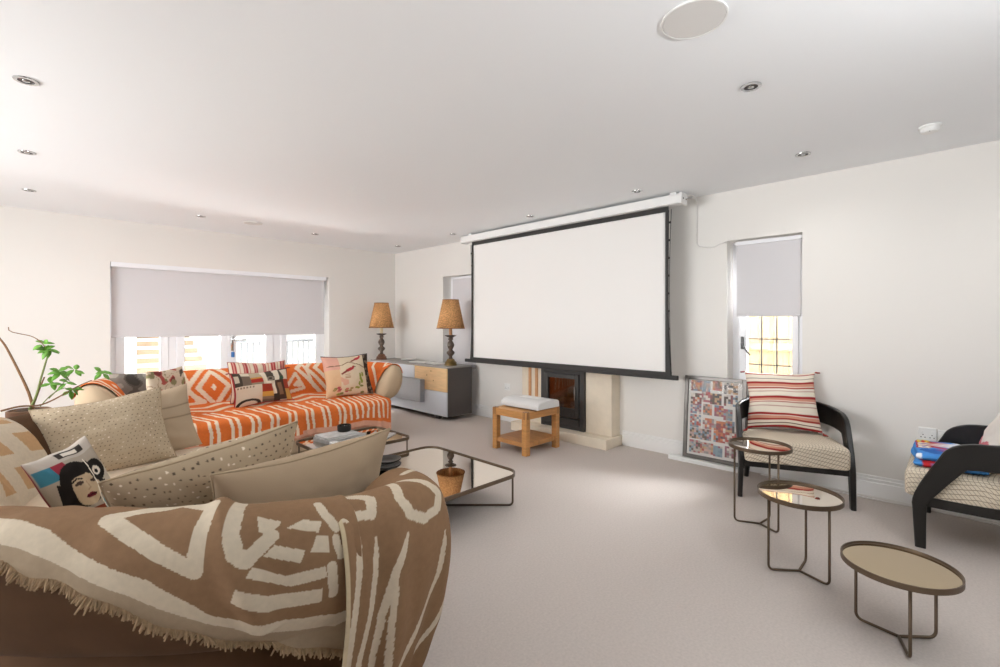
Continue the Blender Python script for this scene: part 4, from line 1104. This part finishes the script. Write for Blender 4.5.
book('printed magazine near the right edge of the small coffee table', 2.05, 3.45, TZ, .28, .2, .008, .6, mat('magazine_print', '#b9b6b4', .35, var=.5, vscale=22), 'magazine')
r = thing('candle_jar', 'black candle jar standing on the grey books', 'candle', (1.86, 3.67, TZ+.047))
bm = BM(); lathe(bm, [(.001, 0), (.05, 0), (.056, .01), (.056, .05), (.052, .052), (.050, .035), (.001, .034)], n=32); obj('jar', bm, M_DISH, r, 'auto')
bm = BM(); tube(bm, [(0, 0, .034), (.002, 0, .048)], .002, 6); obj('wick', bm, M_PAPER, r)
r = thing('candle_holder', 'small white cube candle holder at the near edge of the small coffee table', 'candle holder', (1.62, 3.35, TZ))
bm = BM(); box(bm, (-.03, -.03, 0), (.03, .03, .055), .005); obj('body', bm, M_WHITE, r)
bm = BM(); lathe(bm, [(.020, .0545), (.020, .057), (.001, .057)], n=20); obj('wax', bm, M_PAPER, r)

# ------------------------------------------------------------------ armchairs
def armchair(label, x, y, rz):
    t = thing('armchair', label, 'armchair', (x, y, 0), rz, 'black framed armchairs')
    ctl = [(.338, .012, 0, 0, .046, .030), (.332, .008, .20, 0, .058, .033), (.330, .012, .262, 0, .068, .034), (.332, .060, .36, 0, .090, .034), (.334, .130, .475, 0, .110, .034), (.334, .165, .520, 0, .128, .034), (.332, .22, .540, 3, .138, .032), (.327, .29, .545, 8, .14, .031),
           (.315, .35, .551, 18, .14, .03), (.28, .43, .560, 36, .145, .028), (.21, .495, .572, 58, .15, .026), (.10, .535, .58, 78, .155, .025), (0, .545, .582, 90, .155, .025)]
    full = ctl+[(-a, b, c, 180-d, e, f) for a, b, c, d, e, f in ctl[-2::-1]]
    C, _ = smooth_path(full, .02)
    bm = BM(); rings = []
    for i, (px, py, pz, an, wd, th) in enumerate(C):
        T = Vector(C[min(i+1, len(C)-1)][:3])-Vector(C[max(i-1, 0)][:3]); T.normalize()
        a = math.radians(an); Nn = Vector((math.cos(a), math.sin(a), 0)); Nn = (Nn-T*Nn.dot(T)).normalized(); W = T.cross(Nn)
        p = Vector((px, py, pz)); e = .006
        sec = [(-th/2, -wd/2+e), (-th/2+e, -wd/2), (th/2-e, -wd/2), (th/2, -wd/2+e), (th/2, wd/2-e), (th/2-e, wd/2), (-th/2+e, wd/2), (-th/2, wd/2-e)]
        rings.append([bm.verts.new(p+Nn*q+W*s_) for q, s_ in sec])
    for A, B in zip(rings, rings[1:]):
        for j in range(8): bm.faces.new((A[j], A[(j+1) % 8], B[(j+1) % 8], B[j]))
    bm.faces.new(rings[0][::-1]); bm.faces.new(rings[-1])
    for v in bm.verts: v.co.z = max(v.co.z, 0)
    obj('arm_band', bm, M_BLACK, t, 'auto')
    for k in (-1, 1):
        bm = BM(); tube(bm, [(k*.245, .515, 0), (k*.235, .49, .15), (k*.225, .475, .3), (k*.22, .50, .53)], [.017, .022, .025, .02], 10); obj('rear_leg', bm, M_BLACK, t, True)
    bm = BM(); out = [(-.315, -.01), (.315, -.01), (.30, .30), (.24, .485), (-.24, .485), (-.30, .30)]
    inn = [(-.285, .02), (.285, .02), (.27, .29), (.22, .455), (-.22, .455), (-.27, .29)]
    rg = [[bm.verts.new((*p, z)) for p in Q] for Q, z in ((out, .225), (out, .278), (inn, .278), (inn, .225))]
    for A, B in zip(rg, rg[1:]+rg[:1]):
        for i in range(6): bm.faces.new((A[i], A[(i+1) % 6], B[(i+1) % 6], B[i]))
    obj('seat_rail', bm, M_BLACK, t)
    bm = BM(); poly = smooth_poly([(-.312, -.058), (.312, -.058), (.305, .25), (.262, .40), (.19, .478), (-.19, .478), (-.262, .40), (-.305, .25)], .03)
    P = np.array(poly); c = P.mean(0)
    lev = [(.018, .270), (.004, .278), (0, .30), (0, .385), (.008, .405), (.025, .416), (.07, .421)]
    rings = [[bm.verts.new((*(p-(p-c)/np.linalg.norm(p-c)*i), z)) for p in P] for i, z in lev]; n = len(P)
    for A, B in zip(rings, rings[1:]):
        for j in range(n): bm.faces.new((A[j], A[(j+1) % n], B[(j+1) % n], B[j]))
    bm.faces.new(rings[0][::-1]); bm.faces.new(rings[-1])
    obj('seat', bm, M_CHAIRSEAT, t, 'auto')
    return t
def smooth_poly(P, r, k=5):
    out = []; n = len(P)
    for i in range(n):
        a, b, c = (np.array(P[(i+j) % n], float) for j in (-1, 0, 1))
        u = (a-b)/np.linalg.norm(a-b); v = (c-b)/np.linalg.norm(c-b)
        for t_ in np.linspace(0, 1, k): out.append(tuple((1-t_)**2*(b+u*r)+2*t_*(1-t_)*b+t_*t_*(b+v*r)))
    return out
RZ1 = math.radians(-67.5)
armchair('black curved-frame armchair holding the red striped cushion below the narrow window', 3.73, .804, RZ1)
armchair('black curved-frame armchair with a folded blue towel on its seat', 3.83, .158, PI)
cushion('cushion', 'red and cream horizontally striped cushion on the armchair under the narrow window', .485, .45, .16, (3.73+.924*.30, .815+.383*.30+.005, .437), (-.30, -.02, RZ1), hstripes, seed=12, n=100, tassels=M_REDPIPE)
cushion('cushion', 'pale cushion with a red patch on the armchair with the blue towel', .42, .38, .13, (3.85, -.11, .425), (-.35, 0, PI), pinkred, seed=13)
# folded towel
def towel():
    root = thing('folded_towel', 'folded blue towel with red and yellow print on the armchair seat', 'towel', (3.825, .06, .424), .08); root.scale = (1.18, 1.08, 1.1)
    pal = ['#3f7fc4', '#3f7fc4', '#4a8fd2', '#2c63ad']
    for k, (x0, x1, y0, y1, z0, z1) in enumerate([(-.20, .21, -.16, .125, .0, .034), (-.19, .20, -.13, .115, .034, .068)]):
        n = 100; a = np.linspace(0, 2*PI, 60); xs = np.linspace(x0, x1, n)
        rx = (y1-y0)/2; rz_ = (z1-z0)/2
        A, X = np.meshgrid(a, xs, indexing='ij')
        cy = np.sign(np.cos(A))*abs(np.cos(A))**.35; cz = np.sign(np.sin(A))*abs(np.sin(A))**.7
        e = np.clip(np.minimum(X-x0, x1-X)/.018, 0, 1)**.5
        V = np.stack([X, (y0+y1)/2+rx*cy*(.96+.04*e)+.006*np.sin(X*22), (z0+z1)/2+rz_*cz*e+.006*nz_grid(X, cy, 6., k)], -1)
        V[..., 2] = np.maximum(V[..., 2], .001)
        C = np.zeros(A.shape+(3,)); C[:] = lin('#4c8fd6')
        Yv = V[..., 1]; q = nz_grid(X, Yv, 9., 40+k); paint(C, q > .38, '#2f62ae'); paint(C, q < -.42, '#e9edf2')
        q2 = nz_grid(X, Yv, 8., 55+k); paint(C, q2 > .40, '#c32f35')
        if k == 1:
            top = A < PI
            for i, (cx, w, c) in enumerate([(.15, .045, '#e7c948'), (.09, .03, '#e9e6da'), (.05, .03, '#e9e6da'), (.01, .03, '#e9e6da')]):
                paint(C, top & (np.hypot((X-cx)/w, (Yv-.075)/.028) < 1) & (np.hypot((X-cx)/w, (Yv-.075)/.028) > .45), c)
                paint(C, top & (np.hypot((X-cx)/(w*1.25), (Yv-.075)/.036) < 1) & (np.hypot((X-cx)/w, (Yv-.075)/.028) >= 1), '#b52f38')
            paint(C, top & (np.hypot((X+.03)/.04, (Yv+.05)/.03) < 1), '#c32f35'); paint(C, top & (np.hypot((X+.04)/.05, (Yv+.005)/.016) < 1), '#eef0f3')
        grid_mesh('fold', V, M_CLOTH, root, C)
towel()

# ------------------------------------------------------------------ framed collage
fr = thing('picture_frame', 'framed collage of small colourful pictures leaning on the wall by the armchair', 'picture', (4.195, 1.52, .038), 0)
lean = math.atan2(.062, .73)
MF = Matrix.Rotation(lean, 4, 'Y')
M_PF = mat('pewter_frame', '#6e6a66', .35, metal=.6, var=.2, vscale=8)
w2, hh, fw = .262, .735, .034
bm = BM()
box(bm, (-.024, -w2, 0), (0, -w2+fw, hh), .004, 2, MF); box(bm, (-.024, w2-fw, 0), (0, w2, hh), .004, 2, MF)
box(bm, (-.024, -w2+fw, 0), (0, w2-fw, fw), .004, 2, MF); box(bm, (-.024, -w2+fw, hh-fw), (0, w2-fw, hh), .004, 2, MF)
obj('frame', bm, M_PF, fr)
ny, nz_ = 121, 171
ys = np.linspace(-w2+.03, w2-.03, ny); zs = np.linspace(.03, hh-.03, nz_); Yg, Zg = np.meshgrid(ys, zs, indexing='ij')
C = np.zeros(Yg.shape+(3,)); C[:] = lin('#dedbd6'); rr = random.Random(5)
cell = .019
pal = ['#b5483a', '#d07a4a', '#8a4a4a', '#4a4647', '#6f6a69', '#a39a94', '#c9a27a', '#7b8fa0', '#9a5a6a', '#caa89c', '#5c4a3c', '#c2b6ac', '#b0636a', '#8aa0ae', '#e0d6cc']
for row in range(6):
    yy = w2-.055
    zr = .05+row*.112
    while yy > -w2+.09:
        wd = rr.choice([4, 4, 5, 6])*cell; zh = rr.choice([5, 5, 6])*cell; zo = rr.choice([-1, 0, 0, 1])*cell*.6+zr
        base = rr.sample(pal, 4)
        yk = yy-wd
        for a in range(int(round(wd/cell))):
            for b in range(int(round(zh/cell))):
                if yk+a*cell < -w2+.05: continue
                c = lin(rr.choice(base)); f = .9+.3*rr.random()
                mk = (Yg >= yk+a*cell) & (Yg < yk+(a+1)*cell) & (Zg >= zo+b*cell) & (Zg < zo+(b+1)*cell)
                C[mk] = [min(1, q*f*.8+.05) for q in c]
        yy -= wd+rr.choice([0, 0, 0, 1, 1])*cell
V = np.stack([np.full(Yg.shape, -.012), Yg, Zg], -1)
V = np.array([(MF @ Vector(p))[:] for p in V.reshape(-1, 3)]).reshape(V.shape)
p = grid_mesh('collage_print', V, mat('collage_paper', '#ffffff', .5, attr=True), fr, C); p['label'] = 'colourful mosaic of small pictures'
bm = BM(); box(bm, (-.016, -w2+.03, .03), (-.014, w2-.03, hh-.03), 0, 1, MF); obj('glazing', bm, glass_mat('picture_glass', (1, 1, 1), .03), fr)
bm = BM(); box(bm, (-.008, -w2+.02, .02), (-.004, w2-.02, hh-.02), 0, 1, MF); obj('backing', bm, M_DKGREY, fr)
bm = BM(); box(bm, (-.04, -.30, 0), (.04, .30, .036), .004); box(bm, (-.045, .14, 0), (-.02, .29, .022), .003)
o = obj('cable_trunking', bm, M_WHITE); o.location = (4.175, 1.60, .001); tag(o, 'white length of trunking on the carpet under the collage frame', 'trunking')

# ------------------------------------------------------------------ sockets, floor cables
def socket(y, z, label, w=.094):
    r = thing('wall_socket', label, 'socket', (XR, y, z), 0, 'white wall sockets')
    bm = BM(); box(bm, (-.011, -w/2, -.044), (0, w/2, .044), .004); obj('face_plate', bm, M_WHITE, r)
    for k in (-1, 1):
        bm = BM(); box(bm, (-.015, k*w*.28-.006, .008), (-.010, k*w*.28+.006, .024), .002); obj('switch', bm, M_WHITE, r)
        bm = BM()
        for q in ((0, -.006), (-.010, -.022), (.010, -.022)): box(bm, (-.0118, k*w*.24+q[0]-.003, q[1]-.003), (-.0105, k*w*.24+q[0]+.003, q[1]+.003))
        obj('pin_holes', bm, M_DKGREY, r)
socket(.143, .497, 'white wall socket above the skirting, closer to the narrow window')
socket(.046, .49, 'white wall socket partly hidden behind the towel armchair')
socket(4.08, .435, 'white wall socket between the sideboard and the fireplace')
for i, (x, z) in enumerate(((4.235, .008), (4.215, .008))):
    pts = smooth_path([(x, 1.15, z), (x-.01-.02*i, .8, z), (x-.03*i, .45, z), (x-.01, .1, z), (x-.03*i, -.3, z), (x, -.8, z)], .05)[0].tolist()
    bm = BM(); tube(bm, pts, .0055, 8); tag(obj('floor_cable', bm, M_CABLE, None, True), ['white cable lying against the skirting behind the armchairs', 'white cable just clear of the skirting behind the armchairs'][i], 'cable', 'white floor cables')

# ------------------------------------------------------------------ plant and pots
pl = thing('potted_plant', 'leggy potted plant with few green leaves behind the brown sofa', 'plant', (.0, 4.22, 0))
bm = BM(); lathe(bm, [(.07, 0), (.08, .02), (.10, .60), (.105, .62), (.105, .695), (.095, .70), (.088, .66)], n=40); obj('pot', bm, mat('brown_pot', '#7b5d45', .8), pl, 'auto')
bm = BM(); lathe(bm, [(.09, .64), (.088, .685), (.05, .70), (.001, .705)], n=30); obj('soil', bm, M_SOIL, pl, True)
def stem(pts, r0, r1, m):
    p = smooth_path(pts, .02)[0]; rs = list(np.linspace(r0*.75, r1*.75, len(p)))
    bm = BM(); tube(bm, p.tolist(), rs, 8); return obj('stem', bm, m, pl, True)
def dn(px, py, pz): return (px, py-4.22, pz)
stem([dn(.02, 4.2, .69), dn(.0, 4.2, .80), dn(-.04, 4.2, .93), dn(-.10, 4.2, 1.10), dn(-.13, 4.2, 1.16)], .011, .007, M_STEM)
stem([dn(.0, 4.18, .70), dn(.03, 4.18, .78), dn(.055, 4.2, .90), dn(.085, 4.2, 1.04)], .009, .006, M_GSTEM)
stem([dn(.01, 4.2, .70), dn(.045, 4.21, .82), dn(.07, 4.22, .90)], .010, .005, M_STEM)
stem([dn(.085, 4.2, 1.02), dn(.07, 4.2, 1.10), dn(.02, 4.2, 1.16), dn(-.05, 4.2, 1.185), dn(-.085, 4.2, 1.20), dn(-.09, 4.2, 1.225)], .004, .003, M_STEM)
stem([dn(-.12, 4.1, .72), dn(-.04, 4.12, .735), dn(.04, 4.13, .73), dn(.11, 4.15, .755), dn(.22, 4.2, .82), dn(.30, 4.2, .86)], .008, .004, M_STEM)
stem([dn(.05, 4.16, .72), dn(.10, 4.2, .78), dn(.16, 4.2, .82), dn(.20, 4.2, .80)], .004, .003, M_GSTEM)
stem([dn(.09, 4.2, .76), dn(.15, 4.2, .84), dn(.2, 4.2, .925)], .004, .003, M_GSTEM)
def leaf(bm, base, direc, L_, W_):
    d = Vector(direc).normalized(); up = Vector((0, -.5, .85)); s_ = d.cross(up).normalized(); up2 = s_.cross(d)
    L5 = [(0, .02), (.2, .62), (.45, 1), (.7, .8), (.9, .35), (1, .02)]
    rows = []
    for t_, w in L5:
        c = Vector(base)+d*L_*t_-Vector((0, 0, 1))*L_*.25*t_*t_
        rows.append([bm.verts.new(c+s_*W_*w*k+up2*(abs(k)*.15*W_*w)) for k in (-1, 0, 1)])
    for A, B in zip(rows, rows[1:]):
        for j in range(2): bm.faces.new((A[j], A[j+1], B[j+1], B[j]))
def cluster(c, n, L_, seed):
    r = random.Random(seed)
    for i in range(n):
        a = 2*PI*i/n+r.uniform(-.3, .3); bm = BM()
        dv = (math.cos(a), r.uniform(-.5, .2), math.sin(a)*.7+.05)
        leaf(bm, dn(c[0]+r.uniform(-.01, .01), c[1]+r.uniform(-.02, .02), c[2]+r.uniform(-.01, .01)), dv, L_*r.uniform(.8, 1.2), L_*.3)
        o = obj('leaf', bm, M_LEAF, pl, True); md = o.modifiers.new('t', 'SOLIDIFY'); md.thickness = .0015
for c, n, L_, sd in [((.085, 4.2, 1.075), 9, .055, 1), ((.07, 4.2, 1.11), 5, .055, 2), ((.14, 4.2, .925), 6, .06, 3), ((.215, 4.2, .935), 5, .055, 4), ((.20, 4.2, .80), 7, .05, 5), ((.10, 4.2, .86), 4, .055, 6), ((.36, 4.25, .905), 6, .055, 7), ((.18, 4.2, .86), 3, .06, 8)]:
    cluster(c, n, L_, sd)
tp = thing('plant_pot', 'terracotta pot at the left edge of the view behind the sofa', 'pot', (-.30, 4.02, 0))
bm = BM(); lathe(bm, [(.10, 0), (.115, .02), (.15, .64), (.165, .65), (.168, .735), (.155, .74), (.145, .66)], n=40); obj('pot', bm, M_TERRA, tp, 'auto')
bm = BM(); lathe(bm, [(.15, .66), (.14, .70), (.001, .71)], n=30); obj('soil', bm, M_SOIL, tp, True)

# ------------------------------------------------------------------ camera
cam = bpy.data.cameras.new('camera'); co = bpy.data.objects.new('camera', cam); COL.objects.link(co)
cam.sensor_width = 36; cam.lens = 464/1000*36; cam.shift_y = -10.5/1000; cam.clip_start = .05
co.location = (0, 0, 1.25); co.rotation_euler = (PI/2, 0, -math.atan2(.7123, .7018)); SC.camera = co

# ------------------------------------------------------------------ light
def area(name, loc, target, sx, sy, power, color=(1, 1, 1), spread=PI):
    l = bpy.data.lights.new(name, 'AREA'); l.shape = 'RECTANGLE'; l.size = sx; l.size_y = sy; l.energy = power; l.color = color; l.spread = spread
    o = bpy.data.objects.new(name, l); COL.objects.link(o); o.location = loc
    o.rotation_euler = (Vector(target)-Vector(loc)).to_track_quat('-Z', 'Y').to_euler(); return o
# daylight lamps at windows plus added fill, sun on the terrace beyond the house
area('left_fill', (XL-1.0, 3.6, 1.35), (XL+2, 3.3, 1.6), 3.4, 1.8, 265, (.97, .985, 1))  # fill lamp outside the added, unseen left opening
area('daylight_back', (1.9, YB+1.45, 3.1), (1.9, YB-.5, .5), 4.0, 1.4, 1900, (.95, .98, 1), math.radians(80))
area('daylight_right', (XR+1.6, .2, 2.9), (XR-.2, 1.3, .6), 2.2, 2.0, 430, (.95, .98, 1), math.radians(100))
area('terrace_bounce', (1.9, YB+.43, -.08), (1.9, YB-.1, 2.4), 2.4, .3, 70, (.96, .98, 1))  # hidden area lamp added to mimic light off the paving
sun = bpy.data.lights.new('sun', 'SUN'); sun.energy = 3.2; sun.angle = math.radians(3); sun.color = (1, .97, .92)
so = bpy.data.objects.new('sun', sun); COL.objects.link(so); so.rotation_euler = Vector((-.15, -.62, -.9)).to_track_quat('-Z', 'Y').to_euler()
w = bpy.data.worlds.new('sky'); SC.world = w; w.use_nodes = True
bg = w.node_tree.nodes['Background']; bg.inputs[0].default_value = (.95, .98, 1, 1); bg.inputs[1].default_value = .85

# added fill lamp behind the camera, aimed up to brighten the ceiling
area('ceiling_fill', (1.2, -1.1, 1.75), (1.5, .2, 4.0), .5, .5, 48, (.95, .98, 1))
# fill beams added under the ceiling, though its recessed spots are off
for x, y in ((2.459, .713), (3.696, .747), (2.46, -.6), (3.7, -.6), (2.5, 1.98), (0, 5.717), (1.297, 5.8), (2.593, 5.91)):
    l = bpy.data.lights.new('fill_spot', 'SPOT'); l.energy = 13; l.spot_size = math.radians(165); l.spot_blend = 1; l.shadow_soft_size = .12; l.color = (1, .985, .965)
    o = bpy.data.objects.new('fill_spot', l); COL.objects.link(o); o.location = (x, y, H-.02)
vs = SC.view_settings; vs.view_transform = 'Standard'; vs.look = 'None'; vs.exposure = .15; vs.gamma = 1
try: vs.use_curve_mapping = False
except Exception: pass
SC.cycles.use_denoising = True
SC.cycles.max_bounces = 10; SC.cycles.diffuse_bounces = 6; SC.cycles.glossy_bounces = 5; SC.cycles.transparent_max_bounces = 16
SC.cycles.sample_clamp_indirect = 6; SC.cycles.caustics_reflective = False; SC.cycles.caustics_refractive = False
